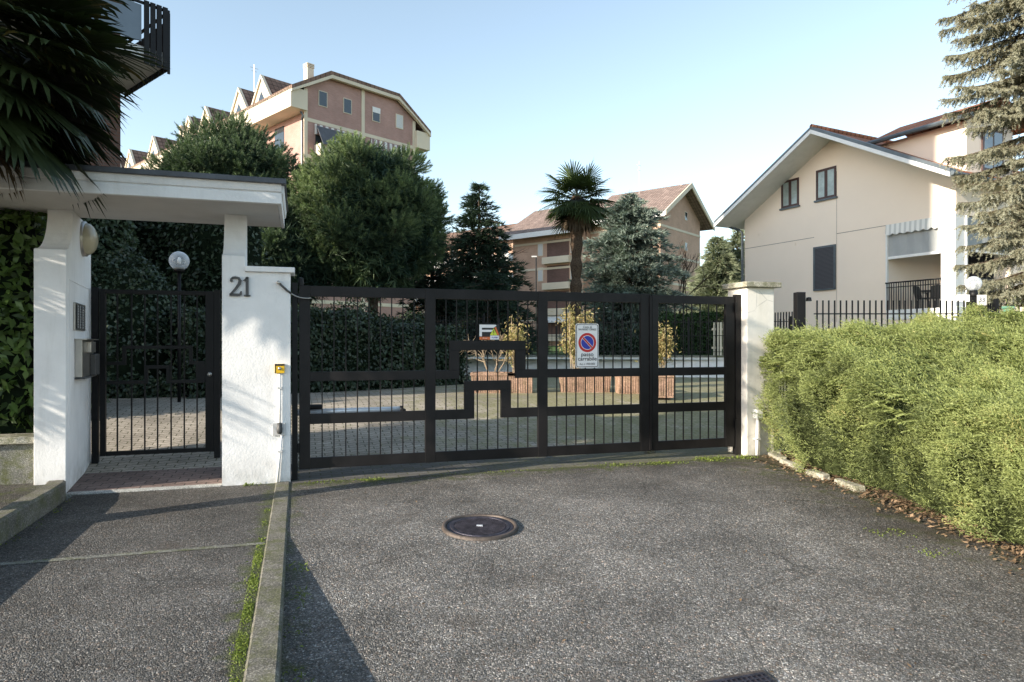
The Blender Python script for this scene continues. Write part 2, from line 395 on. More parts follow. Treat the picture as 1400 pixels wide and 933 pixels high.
M['wood'] = m_simple('brown_window_frame', (.055, .022, .02), .5, 0, .3, 8)
M['shutter'] = m_stripes('grey_shutter', [(0, (.02, .02, .024)), (.25, (.09, .09, .1))], .055, 2)
M['groove'] = m_simple('groove_paint', (.3, .24, .19), .9)
M['paleshut'] = m_stripes('white_roller_blind', [(0, (.4, .4, .4)), (.2, (.65, .65, .63))], .07, 2)
M['screen'] = m_simple('grey_sun_screen', (.36, .375, .38), .8, 0, .06, 2)
M['awning'] = m_stripes('striped_awning', [(0, (.78, .78, .75)), (.55, (.56, .57, .56))], .2, 0)
M['awning2'] = m_stripes('dark_striped_awning', [(0, (.7, .68, .66)), (.5, (.28, .2, .2))], .55, 0)
M['canvas'] = m_simple('dark_canvas', (.09, .095, .11), .85, 0, .2, 2)
M['bark'] = m_simple('tree_bark', (.075, .055, .042), .95, 0, .5, 9, .1, .8, 30)
M['palmbark'] = m_simple('palm_fibre', (.085, .06, .042), .95, 0, .6, 22, .1, 1.0, 50)
M['twig'] = m_simple('bare_twigs', (.34, .27, .19), .9, 0, .3, 6, .2)
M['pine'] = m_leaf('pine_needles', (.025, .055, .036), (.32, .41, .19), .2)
M['pine2'] = m_leaf('shaded_pine_needles', (.02, .045, .032), (.2, .28, .15), .18)  # shaded copy of the pine needles, shade put into the colour
M['spruce'] = m_leaf('dark_fir_needles', (.012, .028, .022), (.07, .11, .065), .12)
M['cedar'] = m_leaf('blue_cedar_needles', (.035, .065, .06), (.34, .41, .35), .12)
M['fir'] = m_leaf('grey_green_fir_needles', (.07, .1, .065), (.34, .37, .23), .15)
M['bluespruce'] = m_leaf('blue_spruce_needles', (.14, .11, .055), (.34, .34, .25), .12, alt=(.6, .63, .56), nscale=2.2)
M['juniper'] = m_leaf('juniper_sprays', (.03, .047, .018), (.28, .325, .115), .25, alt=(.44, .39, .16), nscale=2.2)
M['junicore'] = m_simple('juniper_shade', (.03, .038, .014), .95, 0, .5, 12, .1)
M['palm'] = m_leaf('palm_fronds', (.012, .02, .009), (.038, .055, .018), .1, .42, .4, alt=(.24, .15, .04), nscale=1.2)
M['palm2'] = m_leaf('far_palm_fronds', (.022, .042, .016), (.11, .15, .05), .15, .5, .4)
M['deadfrond'] = m_leaf('dry_palm_fronds', (.05, .035, .02), (.14, .1, .055), .1)
M['laurel'] = m_leaf('laurel_leaves', (.015, .034, .012), (.1, .17, .04), .2, .42, .4, alt=(.2, .26, .07))
M['ivy'] = m_leaf('hedge_leaves', (.009, .02, .011), (.072, .108, .055), .12, .45, .5)
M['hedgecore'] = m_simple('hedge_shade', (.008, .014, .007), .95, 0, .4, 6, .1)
M['greenhedge'] = m_leaf('clipped_hedge_leaves', (.012, .03, .01), (.05, .1, .025), .15)
M['nandina'] = m_leaf('nandina_leaves', (.14, .2, .06), (.42, .33, .16), .3, .5, .3, alt=(.5, .14, .1), nscale=6)
M['grass'] = m_leaf('grass_blades', (.08, .12, .02), (.27, .33, .07), .3)
M['litter'] = m_leaf('dry_leaves', (.1, .065, .04), (.36, .25, .155), .1, .8, .2)
M['lawn'] = m_simple('lawn', (.06, .1, .03), .95, 0, .4, 3, .1)
M['soil'] = m_simple('soil', (.08, .07, .045), .95, 0, .5, 2, .1)
M['s_white'] = m_simple('sign_white', (.72, .72, .72), .45, 0, .03, 9)
M['s_red'] = m_simple('sign_red', (.45, .015, .015), .45, 0, .05, 9)
M['s_blue'] = m_simple('sign_blue', (.015, .03, .32), .45, 0, .05, 9)
M['s_black'] = m_simple('sign_black', (.01, .01, .01), .5, 0, .1, 9)
M['s_orange'] = m_simple('sign_orange', (.6, .14, .03), .45, 0, .05, 9)
M['s_lime'] = m_simple('sign_lime', (.55, .62, .05), .45, 0, .05, 9)
M['greenpost'] = m_simple('green_paint', (.12, .28, .2), .6)
M['chrome'] = m_simple('bright_aluminium', (.68, .7, .74), .3, .3, .05, 6)

# ------------------------------------------------------------------ sky and sun
SUN_T = Vector((.85, .525, -.35)).normalized()          # travel direction of the light
world = bpy.data.worlds.new('World'); sc.world = world; world.use_nodes = True
wn = world.node_tree.nodes; bg = wn['Background']
sky = wn.new('ShaderNodeTexSky'); sky.sky_type = 'NISHITA'; sky.sun_disc = False
sky.sun_elevation = math.asin(-SUN_T.z); sky.sun_rotation = math.atan2(-SUN_T.x, -SUN_T.y)
sky.air_density = 1.0; sky.dust_density = .6; sky.ozone_density = 1.2; sky.altitude = 200
hs = wn.new('ShaderNodeHueSaturation'); hs.inputs['Saturation'].default_value = .76; hs.inputs['Value'].default_value = 2.15; hs.inputs['Hue'].default_value = .487
world.node_tree.links.new(sky.outputs[0], hs.inputs['Color']); world.node_tree.links.new(hs.outputs[0], bg.inputs[0]); bg.inputs[1].default_value = .15
sun_d = bpy.data.lights.new('sun', 'SUN'); sun_d.energy = 9.4; sun_d.angle = R(.5); sun_d.color = (1, .89, .74)
sun = bpy.data.objects.new('sun', sun_d); COL.objects.link(sun); sun.rotation_euler = SUN_T.to_track_quat('-Z', 'Y').to_euler(); sun.location = (-20, -12, 20)

# ------------------------------------------------------------------ ground, driveway, pavement, courtyard
def sheet(name, srange, drange, dz, mat, ns=2, nd=None, fn=None):
    mb = MB(); s0, s1 = srange; nd = nd or 2
    for j in range(nd+1):
        d = drange[0]+(drange[1]-drange[0])*j/nd
        for i in range(ns+1):
            s = s0+(s1-s0)*i/ns; X, Y, _ = G.w((s, d, 0)); mb.v.append((s, d, (fn(s, d) if fn else gz(X, Y))+dz))
    for j in range(nd):
        for i in range(ns):
            a = j*(ns+1)+i; mb.f.append([a, a+1, a+ns+2, a+ns+1]); mb.m.append(0)
    return solo(mb, name, mat, kind='structure', frame=G)
mb = MB().quad((-900, -900, -.9), (900, -900, -.9), (900, 900, -.9), (-900, 900, -.9)); solo(mb, 'ground', M['soil'], kind='structure')
sheet('driveway', (-.09, 7), (-14, 7.66), 0, M['asphalt'], 2, 62)
sheet('pavement', (-2.12, -.2), (-14, 7.8), 0, M['asphalt2'], 1, 2, lambda s, d: 0.0)
sheet('verge_pavement', (-9, -2.25), (-14, 7.95), 0, M['asphalt2'], 1, 2, lambda s, d: .1)
sheet('apron', (-.085, 6.1), (7.66, 8.9), 0, M['apron'], 1, 2)
sheet('courtyard', (-14, 22), (8.9, 32), 0, M['pavers'], 1, 60)
sheet('entrance_paving', (-2.6, -.5), (7.83, 8.95), .004, M['redpavers'], 1, 1)
sheet('garden_soil', (5.6, 40), (-6, 7.66), .014, M['soil'], 1, 40)
sheet('side_soil', (6.14, 40), (7.66, 8.9), .01, M['soil'], 1, 2)
# lawn beyond the low wall
mb = MB().quad((-14, 23.2, 1.0), (9.6, 20.6, 1.0), (40, 20.6, 1.0), (60, 90, 1.3), (-60, 90, 1.3), (-14, 40, 1.0)); solo(mb, 'lawn', M['lawn'], kind='structure')
# kerbs
KP = [(-.24, -.16), (-.24, -.004), (-.225, .012), (-.1, .012), (-.085, 0), (-.085, -.6), (-.24, -.6)]
solo(MB().prism([(a, b) for a, b in KP], lambda p, q, t: (p, t, q), -14, 7.74), 'kerb', M['kerb'], kind='structure', frame=G)
def lk(a, b):
    return [(-2.28, -.3), (-2.28, .17), (-2.262, .185), (-2.14, .185), (-2.12, .165), (-2.12, -.3)]
mbk = MB(); prof = lk(0, 0); path = []
for k in range(12):
    d = -14+(7.35+14)*k/8 if k <= 8 else 7.35
    path.append((d, 0))
rows = [(-14, 0, 1), (6.6, 0, 1), (7.2, 0, .97), (7.55, -.03, .9), (7.75, -.08, .82)]
for d, off, zs in rows:
    mbk.v += [(p+off, d, q*zs if q > 0 else q) for p, q in prof]
n = len(prof)
for j in range(len(rows)-1): mbk.f += [[j*n+i, (j+1)*n+i, (j+1)*n+(i+1) % n, j*n+(i+1) % n] for i in range(n)]
mbk.f += [list(range(n)), [(len(rows)-1)*n+i for i in range(n)][::-1]]; mbk.m = [0]*len(mbk.f)
solo(mbk, 'raised_kerb', M['kerb'], kind='structure', frame=G)
# joint strip across the pavement and threshold stone
a, b = onground(40, 768), onground(372, 742)
A, B = G.inv(a), G.inv(b)
mb = MB().quad((-2.12, A[1]-.05, .004), (-.242, B[1]-.045, .004), (-.242, B[1]+.02, .004), (-2.12, A[1]+.02, .004))
solo(mb, 'paving_joint', M['mosswall'], kind='structure', frame=G)
solo(MB().box(-2.2, -.775, 7.72, 7.84, -.05, .012), 'threshold', M['slab'], kind='structure', frame=G, bevel=.004)

# ------------------------------------------------------------------ entrance porch
porch = thing('entrance_porch', 'white rendered entrance porch with flat canopy over the pedestrian gate', 'porch', G, (-1.5, 8.2, 0))
def cove(d0, d1, z1, ztop, dback):
    pts = [(d0, -.3), (d0, z1)]
    r = d1-d0; h = ztop-z1
    for k in range(9):
        a = k/8*math.pi/2; pts.append((d0+.03+(r-.03)*math.sin(a), z1+.01+(h-.01)*(1-math.cos(a))))
    pts += [(dback, ztop), (dback, -.3)]
    return pts
CZ = 2.905
def lpill(p, q, t):
    return ((-2.5, -2.22-.2*(p-7.83)/1.63)[t], p, q)
mb = MB().prism(cove(7.83, 8.22, 2.44, CZ, 9.47), lpill, 0, 1); part(mb, 'pillar', M['white'], porch, bevel=.006)
mb = MB().prism([(a_, max(b_, 2.262)) for a_, b_ in cove(7.74, 7.98, 2.43, CZ, 8.06)], lambda p, q, t: (t, p, q), -.769, -.543); part(mb, 'pillar', M['white'], porch)
mb = MB().box(-.769, -.085, 7.74, 8.06, -.3, 2.262); part(mb, 'pier_wall', M['white'], porch)
mb = MB().box(-.541, -.04, 7.70, 8.1, 2.264, 2.322); part(mb, 'coping', M['white'], porch, bevel=.006)
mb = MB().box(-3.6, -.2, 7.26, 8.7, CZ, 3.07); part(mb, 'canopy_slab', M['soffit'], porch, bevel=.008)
mb = MB().prism([(7.2, 2.9), (7.2, 3.0), (7.215, 3.01), (7.19, 3.02), (7.17, 3.1), (7.259, 3.1), (7.259, 2.9)], lambda p, q, t: (t, p, q), -3.62, -.165)
part(mb, 'front_fascia', M['white'], porch, bevel=.004)
mb = MB().prism([(-.199, 2.9), (-.165, 2.9), (-.165, 3.0), (-.175, 3.01), (-.15, 3.02), (-.14, 3.1), (-.199, 3.1)], lambda p, q, t: (p, t, q), 7.262, 8.72)
part(mb, 'end_fascia', M['white'], porch, bevel=.004)
mb = MB().box(-3.64, -.12, 7.15, 8.74, 3.102, 3.122); mb.box(-3.64, -.12, 7.135, 7.18, 3.09, 3.142); part(mb, 'gutter', M['gutter'], porch, bevel=.004)
mb = MB().tube([(-2.6, 8.5, 3.3), (-1.1, 8.5, 3.2)], .03, 8)
for s in (-2.3, -1.8, -1.3): mb.bar((s, 8.5, 3.12), (s, 8.5, 3.27), .04)
part(mb, 'roof_rail', M['black'], porch)
# recessed intercom panel surround on the pillar side
def side(t_, off=0.0):
    d = 7.83+1.63*t_; return (-2.22-.2*t_+off, d)
def side_box(mb, t0, t1, z0, z1, o0, o1):
    a, b = side(t0), side(t1); dx, dy = b[0]-a[0], b[1]-a[1]; L = math.hypot(dx, dy); nx, ny = dy/L, -dx/L
    p = [(a[0]+nx*o0, a[1]+ny*o0), (b[0]+nx*o0, b[1]+ny*o0), (b[0]+nx*o1, b[1]+ny*o1), (a[0]+nx*o1, a[1]+ny*o1)]
    vs = [(x, y, z) for z in (z0, z1) for x, y in p]
    mb._a(vs, [(0, 1, 2, 3), (7, 6, 5, 4), (0, 4, 5, 1), (1, 5, 6, 2), (2, 6, 7, 3), (3, 7, 4, 0)][::1]); return mb
mb = MB(); side_box(mb, .09, .1, .5, 2.16, -.001, .006); side_box(mb, .1, .9, 2.15, 2.16, -.001, .0055); side_box(mb, .9, .91, .5, 2.16, -.001, .006)
part(mb, 'panel_moulding', M['white'], porch)
# house number
num = MB()
def ribbon(pts, ws):
    L, Rr = [], []
    for i, p in enumerate(pts):
        a = pts[max(i-1, 0)]; b = pts[min(i+1, len(pts)-1)]; dx, dy = b[0]-a[0], b[1]-a[1]; l = math.hypot(dx, dy) or 1
        nx, ny = -dy/l*ws[i]/2, dx/l*ws[i]/2; L.append((p[0]+nx, p[1]+ny)); Rr.append((p[0]-nx, p[1]-ny))
    for i in range(len(pts)-1):
        num.prism([L[i], Rr[i], Rr[i+1], L[i+1]], lambda p, q, t: (NS+p*.205, t, NZ+q*.205), 7.712, 7.738)
NS, NZ = sd(313, 405, 7.74)
two = [(.1, .76), (.1, .86), (.2, .95), (.33, .97), (.47, .93), (.54, .8), (.5, .63), (.36, .42), (.2, .22), (.06, .05)]
ribbon(two, [.07, .08, .09, .1, .12, .15, .15, .12, .1, .09])
ribbon([(.03, .06), (.3, .07), (.5, .065), (.57, .12), (.6, .26)], [.13, .13, .13, .12, .05])
num.lathe([(.001, 7.71), (.014, 7.71), (.014, 7.738)], (NS+.12*.205, 0, NZ+.78*.205), 12, 'y')
ribbon([(.88, .0), (.88, 1.0)], [.14, .14]); ribbon([(.72, .035), (1.04, .035)], [.07, .07]); ribbon([(.7, .8), (.78, .86), (.9, .97)], [.04, .06, .09])
solo(num, 'house_number', M['dgrey'], 'black serif numerals 21 fixed to the white pier wall', 'house number', G, (NS, 7.72, NZ))
# wall lamp on pillar side
a = side(.62); lamp = thing('wall_lamp', 'round opal dome lamp on the inner side of the left porch pillar', 'wall lamp', G, (a[0], a[1], 2.55))
ZL = 1.5+(470-330)/930*7.9
mb = MB().lathe([(.0, .0), (.2, .0), (.2, .03), (.17, .045)], (a[0]+.005, a[1], ZL), 28, 'x'); part(mb, 'back_plate', M['steel'], lamp, True)
mb = MB().lathe([(.18*math.cos(k/8*math.pi/2)+.001, .035+.11*math.sin(k/8*math.pi/2)) for k in range(9)], (a[0]+.005, a[1], ZL), 28, 'x'); part(mb, 'dome', M['opal'], lamp, True)
# intercom
ic = thing('intercom_panel', 'steel intercom panel with rows of name buttons on the porch pillar', 'intercom', G, (*side(.44), 1.6))
z0, z1 = 1.5+(470-452)/930*7.4, 1.5+(470-415)/930*7.4
part(side_box(MB(), .24, .66, z0, z1, .001, .02), 'face_plate', M['steel'], ic, bevel=.003)
for i in range(4):
    t0 = .265+i*.098
    mb = side_box(MB(), t0, t0+.05, z0+.02, z1-.02, .02, .024); part(mb, 'name_strip', M['s_black'] if i % 2 == 0 else M['dgrey'], ic)
    mb = MB()
    for k in range(9): side_box(mb, t0+.055, t0+.075, z0+.025+k*.028, z0+.044+k*.028, .02, .028)
    part(mb, 'button_column', M['grey'], ic)
# letter box
lb = thing('letter_box', 'steel letter box with dark curved hood below the intercom', 'letter box', G, (*side(.6), 1.2))
z0, z1 = 1.5-(515-470)/930*7.5, 1.5+(470-465)/930*7.5
part(side_box(MB(), .3, .8, z0, z1, .001, .07), 'box', M['steel'], lb, bevel=.004)
mb = side_box(MB(), .285, .82, z1, z1+.012, .001, .12); part(mb, 'lid', M['steel'], lb)
mb = side_box(MB(), .5, .72, z1-.14, z1-.02, .07, .11); part(mb, 'slot_cover', M['steel'], lb, bevel=.004)
mb = side_box(MB(), .62, .82, z0, z1-.16, .07, .13); side_box(mb, .285, .82, z0-.02, z0-.001, .001, .1); part(mb, 'hood', M['dgrey'], lb, bevel=.01)
# things fixed on the pier wall
s, z = sd(382.5, 504, 7.74)
ks = thing('key_switch', 'yellow key switch box on the white pier wall', 'key switch', G, (s, 7.73, z-.05))
part(MB().box(s-.05, s+.05, 7.7, 7.741, z-.05, z+.05), 'housing', M['yellow'], ks, bevel=.004)
part(MB().lathe([(.001, 7.69), (.014, 7.69), (.018, 7.7)], (s, 0, z), 14, 'y'), 'lock_barrel', M['steel'], ks, True)
part(MB().box(s-.05, s+.05, 7.698, 7.7, z+.03, z+.05).box(s-.05, s-.042, 7.698, 7.7, z-.05, z+.0295), 'edge_label', M['s_black'], ks)
s2, z2 = sd(383, 587, 7.74)
ph = thing('photocell', 'grey photocell with black sensor on the pier wall below the yellow box', 'sensor', G, (s2, 7.73, z2-.07))
part(MB().box(s2-.075, s2+.055, 7.715, 7.741, z2-.068, z2+.068), 'back_box', M['grey'], ph, bevel=.004)
part(MB().lathe([(.001, -.075), (.02, -.075), (.028, -.05), (.03, -.01), (.024, .0), (.024, .04), (.001, .042)], (s2-.005, 7.7, z2+.03), 14), 'sensor', M['dgrey'], ph, True)
cd = thing('cable_conduit', 'thin white cable conduit running down the pier wall to the kerb', 'conduit', G, (s, 7.73, 0))
part(MB().tube([(s, 7.722, z-.05), (s, 7.722, z2+.068)], .011, 8), 'upper_pipe', M['whitepaint'], cd, True)
part(MB().tube([(s2+.015, 7.722, z2-.068), (s2-.03, 7.72, 0)], .013, 8), 'lower_pipe', M['whitepaint'], cd, True)
for zz, ss in ((z-.22, s), (.33, s2)): part(MB().box(ss-.022, ss+.022, 7.704, 7.741, zz, zz+.022), 'clip', M['grey'], cd)
s3, z3 = sd(381, 387, 7.74); s4, z4 = sd(426, 408, 7.84)
cb = thing('gate_cable', 'sagging steel cable hooked from the pier wall to the gate', 'cable', G, (s3, 7.72, z3))
pts = [(s3+(s4-s3)*k/8, 7.70+.12*k/8, z3+(z4-z3)*k/8-.06*math.sin(k/8*math.pi)) for k in range(9)]
part(MB().tube(pts, .007, 6), 'cable_run', M['steel'], cb, True); part(MB().tube(pts[:4], .012, 6), 'sleeve', M['dgrey'], cb, True)
part(MB().lathe([(.001, 7.685), (.02, 7.685), (.02, 7.741)], (s3, 0, z3), 12, 'y'), 'eye_bolt', M['steel'], cb, True)

# ------------------------------------------------------------------ pedestrian gate
PD = 9.4
pg = thing('pedestrian_gate', 'narrow black iron pedestrian gate with stepped key pattern under the porch', 'gate', G, (-1.6, PD, 0))
P = lambda x, y: sd(x, y, PD)
def hv(mb, pts, w, th, d):                  # a stepped run of flat bars on the plane d, corners shared once
    for (s0, z0), (s1, z1) in zip(pts[:-1], pts[1:]):
        if abs(z1-z0) < 1e-6: mb.box(min(s0, s1)-w/2, max(s0, s1)+w/2, d-th/2, d+th/2, z0-w/2, z0+w/2)
        else: mb.box(s0-w/2, s0+w/2, d-th/2+.0015, d+th/2-.0015, min(z0, z1)+w/2-.001, max(z0, z1)-w/2+.001)
s0, zt = P(141, 398); s1, _ = P(287, 398); zb = .13
fr = MB(); fr.box(s0-.03, s0+.03, PD-.03, PD+.03, zb, zt+.02); fr.box(s1-.05, s1+.05, PD-.03, PD+.03, zb, zt+.02)
fr.box(s0+.03, s1-.05, PD-.025, PD+.025, zt-.03, zt+.019); fr.box(s0+.03, s1-.05, PD-.025, PD+.025, zb+.001, zb+.05)
part(fr, 'frame', M['black'], pg, bevel=.003)
zu0, zu1, zl0, zl1 = P(170, 497)[1], P(170, 475)[1], P(170, 523)[1], P(215, 502)[1]
k1 = MB(); hv(k1, [(s0+.06, zu0), (P(170, 0)[0], zu0), (P(170, 0)[0], zu1), (P(261, 0)[0], zu1), (P(261, 0)[0], zu0), (s1-.08, zu0)], .04, .04, PD); part(k1, 'upper_key_rail', M['black'], pg)
k2 = MB(); hv(k2, [(s0+.06, zl0), (P(200, 0)[0], zl0), (P(200, 0)[0], zl1), (P(230, 0)[0], zl1), (P(230, 0)[0], zl0), (s1-.08, zl0)], .04, .04, PD); part(k2, 'lower_key_rail', M['black'], pg)
part(MB().box(P(268, 0)[0], s1-.051, PD-.022, PD+.022, zl0+.02, zu0-.02), 'lock_plate', M['black'], pg)
lk_ = MB().lathe([(.001, PD-.045), (.028, PD-.045), (.028, PD-.03)], (s1, 0, P(280, 512)[1]), 16, 'y'); part(lk_, 'lock_cylinder', M['steel'], pg, True)
for x in (160.5, 180, 198, 215.5, 234, 252, 269.5): part(MB().box(P(x, 0)[0]-.008, P(x, 0)[0]+.008, PD-.008, PD+.008, zb+.05, zt-.03), 'bar', M['black'], pg)
for x in (130.5, 297): ss = P(x, 0)[0]; part(MB().box(ss-.035, ss+.035, PD-.035, PD+.035, -.1, zt+.04), 'post', M['black'], pg)

# ------------------------------------------------------------------ driveway gate, two leaves
GD = 7.87; T = .05
Q = lambda x, y: sd(x, y, GD)
big = thing('driveway_gate', 'wide dark brown iron driveway gate leaf with stepped key pattern and vertical bars', 'gate', G, (.0, GD, 0))
zT = Q(425, 391)[1]; zt0 = Q(425, 405.5)[1]
zm1, zm0 = Q(425, 508.6)[1], Q(425, 521.5)[1]
zl1, zl0 = Q(425, 566)[1], Q(425, 580)[1]
zb1, zb0 = Q(425, 626)[1], Q(425, 641)[1]
SX = {k: Q(k, 0)[0] for k in (409, 424, 581, 595, 614, 627.5, 634.5, 648, 684.5, 698, 704, 718, 735, 748, 875, 888, 890.5, 899, 991, 1003)}
def fb(mb, s0, s1, z0, z1, t=T): mb.box(s0, s1, GD-t/2, GD+t/2, z0, z1)
fr = MB()
for a, b in ((409, 424), (581, 595), (735, 748), (875, 888)): fb(fr, SX[a], SX[b], zb0, zT)
for a, b in ((424, 581), (595, 735), (748, 875)):
    fb(fr, SX[a], SX[b], zt0, zT-.002, T-.004); fb(fr, SX[a], SX[b], zb0+.002, zb1, T-.004)
for a, b in ((424, 581), (748, 875)):
    fb(fr, SX[a], SX[b], zm0, zm1, T-.004); fb(fr, SX[a], SX[b], zl0, zl1, T-.004)
part(fr, 'frame', M['gate'], big, bevel=.003)
zk1, zk0 = Q(620, 466)[1], Q(620, 479)[1]
ky = MB()
fb(ky, SX[595], SX[627.5], zm0, zm1, T-.004); fb(ky, SX[614], SX[627.5], zm1, zk0, T-.004); fb(ky, SX[614], SX[718], zk0, zk1, T-.004)
fb(ky, SX[704], SX[718], zm1, zk0, T-.004); fb(ky, SX[704], SX[735], zm0, zm1, T-.004); part(ky, 'upper_key_rail', M['gate'], big, bevel=.003)
zj1, zj0 = Q(640, 521)[1], Q(640, 534.5)[1]
ky = MB()
fb(ky, SX[595], SX[648], zl0, zl1, T-.004); fb(ky, SX[634.5], SX[648], zl1, zj0, T-.004); fb(ky, SX[634.5], SX[698], zj0, zj1, T-.004)
fb(ky, SX[684.5], SX[698], zl1, zj0, T-.004); fb(ky, SX[684.5], SX[735], zl0, zl1, T-.004); part(ky, 'lower_key_rail', M['gate'], big, bevel=.003)
def bars(par, s0, s1, n, zlo, zhi):
    for i in range(n):
        s = s0+(s1-s0)*(i+1)/(n+1); part(MB().box(s-.0062, s+.0062, GD-.0062, GD+.0062, zlo, zhi), 'bar', M['gate'], par)
bars(big, SX[424], SX[581], 9, zb1-.004, zt0+.004); bars(big, SX[595], SX[735], 9, zb1-.004, zt0+.004); bars(big, SX[748], SX[875], 9, zb1-.004, zt0+.004)
hp = Q(403, 0)[0]
post = thing('gate_post', 'slim black hinge post between the pier wall and the gate', 'post', G, (hp, GD, 0))
part(MB().box(-.07, SX[409]-.015, GD-.03, GD+.05, -.2, zT+.03), 'upright', M['black'], post, bevel=.003)
for zz in (.3, 1.95): part(MB().lathe([(.001, 0), (.02, 0), (.02, .1), (.001, .1)], (SX[409]-.008, GD-.02, zz), 10), 'hinge', M['black'], post)
part(MB().lathe([(.001, .09), (.025, .08), (.03, .03), (.03, 0)], (SX[409]+.02, GD, zT+.001), 10), 'finial', M['black'], big)
sm = thing('side_gate', 'narrow dark iron gate leaf beside the right gate pillar', 'gate', G, (SX[899], GD, 0))
fr = MB(); fb(fr, SX[890.5], SX[899], zb0, zT-.01); fb(fr, SX[991], SX[1003], zb0, zT-.01)
for z0, z1 in ((zt0, zT-.012), (zm0, zm1), (zl0, zl1), (zb0+.002, zb1)): fb(fr, SX[899], SX[991], z0, z1, T-.004)
part(fr, 'frame', M['gate'], sm, bevel=.003); bars(sm, SX[899], SX[991], 7, zb1-.004, zt0+.004)
part(MB().box(SX[888]-.015, SX[888]+.012, GD-.04, GD-.0255, zb0+.02, zT-.02), 'cover_strip', M['gate'], big)
post2 = thing('gate_post', 'dark hinge post touching the left face of the right gate pillar', 'post', G, (5.66, GD, 0))
part(MB().box(SX[1003]+.012, 5.697, GD-.04, GD+.04, -.2, zT+.02), 'upright', M['gate'], post2, bevel=.003)
for zz in (.35, 1.92): part(MB().box(SX[1003]-.01, SX[1003]+.03, GD-.055, GD-.0405, zz, zz+.13), 'hinge', M['black'], post2)
st = G.inv(onground(890, 620))
solo(MB().box(st[0]-.05, st[0]+.06, st[1]-.02, st[1]+.1, -.05, .075), 'gate_stop', M['mosswall'], 'small mossy concrete stop block where the two gate leaves meet', 'gate stop', G, (st[0], st[1], 0), bevel=.012)
# gate opener
s5, z5 = sd(408, 564, 8.15); s6, _ = sd(547, 564, 8.05)
op = thing('gate_opener', 'silver ram gate opener arm with black head behind the gate', 'gate opener', G, (s5, 8.15, z5))
part(MB().tube([(s5-.02, 8.14, z5), (s6, 8.05, z5+.01)], .036, 14), 'ram', M['chrome'], op, True)
part(MB().box(s5+.08, s5+.26, 8.08, 8.2, z5+.034, z5+.085), 'motor_head', M['black'], op, bevel=.015)
part(MB().tube([(s6, 8.05, z5+.01), (s6+.03, 8.05, z5+.01)], .042, 14), 'end_cap', M['black'], op, True)
part(MB().bar((s6+.02, 8.05, z5+.01), (s6+.03, GD+.02, z5+.01), .03), 'bracket', M['black'], op)

# ------------------------------------------------------------------ lettering helper
def text_mesh(body, size, frame_xy, bold=0.0, sx=1.0):
    cu = bpy.data.curves.new('lettering', 'FONT'); cu.body = body; cu.size = size; cu.align_x = 'CENTER'; cu.align_y = 'CENTER'; cu.extrude = .0004; cu.offset = bold; cu.resolution_u = 6
    o = bpy.data.objects.new('lettering', cu); COL.objects.link(o)
    dg = bpy.context.evaluated_depsgraph_get(); me = bpy.data.meshes.new_from_object(o.evaluated_get(dg))
    bpy.data.objects.remove(o); return me
def lettering(body, size, s, d, z, mat, parent, bold=0.0, sx=1.0):
    me = text_mesh(body, size, None, bold); b = root_base(parent); off = np.array([s-b[0], d-b[1], z-b[2]])
    co = np.empty(len(me.vertices)*3, dtype=np.float32); me.vertices.foreach_get('co', co); co = co.reshape(-1, 3)
    out = np.stack([co[:, 0]*sx, -co[:, 2], co[:, 1]], 1)+off; me.vertices.foreach_set('co', out.astype(np.float32).ravel())
    me.materials.clear(); me.materials.append(mat); me.update(); return link('lettering', me, parent)
def disc(mb, c, r, d0, d1, n=40): mb.lathe([(.0005, d0), (r, d0), (r, d1)], (c[0], 0, c[1]), n, 'y'); return mb
# no-parking sign
sl, zb_ = Q(785.5, 503); sr, zt_ = Q(816.5, 443); D = GD-.035
cs, cz = (sl+sr)/2, (zb_+zt_)/2; w, h = (sr-sl)/2, (zt_-zb_)/2
def rrect(mb, cs, cz, w, h, r, d0, d1):
    pts = []
    for qx, qz, a0 in ((1, 1, 0), (-1, 1, 90), (-1, -1, 180), (1, -1, 270)):
        for k in range(5):
            a = R(a0+k*22.5); pts.append((cs+qx*(w-r)+r*math.cos(a), cz+qz*(h-r)+r*math.sin(a)))
    mb.prism(pts, lambda p, q, t: (p, t, q), d0, d1); return mb
sg = thing('no_parking_sign', 'white passo carrabile sign with red and blue no parking disc on the gate', 'sign', G, (cs, D, zb_))
part(rrect(MB(), cs, cz, w, h, .02, D-.004, D+.002), 'plate', M['s_white'], sg)
part(rrect(MB(), cs, cz, w*.95, h*.965, .02, D-.0055, D-.0045), 'border', M['s_black'], sg)
part(rrect(MB(), cs, cz, w*.9, h*.94, .018, D-.007, D-.006), 'face', M['s_white'], sg)
rc = w*.78; cc = (cs, cz+h*.14)
part(disc(MB(), cc, rc, D-.0085, D-.0075), 'red_disc', M['s_red'], sg)
part(disc(MB(), cc, rc*.74, D-.0095, D-.0087), 'white_ring', M['s_white'], sg)
part(disc(MB(), cc, rc*.69, D-.0105, D-.0097), 'blue_disc', M['s_blue'], sg)
a_ = rc*.72*.7071
def slash(wd, d0, d1):
    p = [(cc[0]-a_-wd, cc[1]+a_-wd), (cc[0]-a_+wd, cc[1]+a_+wd), (cc[0]+a_+wd, cc[1]-a_+wd), (cc[0]+a_-wd, cc[1]-a_-wd)]
    return MB().prism(p, lambda p, q, t: (p, t, q), d0, d1)
part(slash(rc*.085, D-.0115, D-.0107), 'slash_edge', M['s_white'], sg); part(slash(rc*.06, D-.0125, D-.0117), 'slash', M['s_red'], sg)
for body, size, zz, bold, sx in (('Città di', .04, .84, .0, 1), ('SAN MAURO TORINESE', .034, .73, .0, .68), ('passo', .072, -.4, .0006, 1.05), ('carrabile', .07, -.6, .0006, 1.05), ('Aut. n. 1905/2003', .036, -.83, .0, .8)):
    lettering(body, size, cs, D-.009, cz+h*zz, M['s_black'], sg, bold, sx)
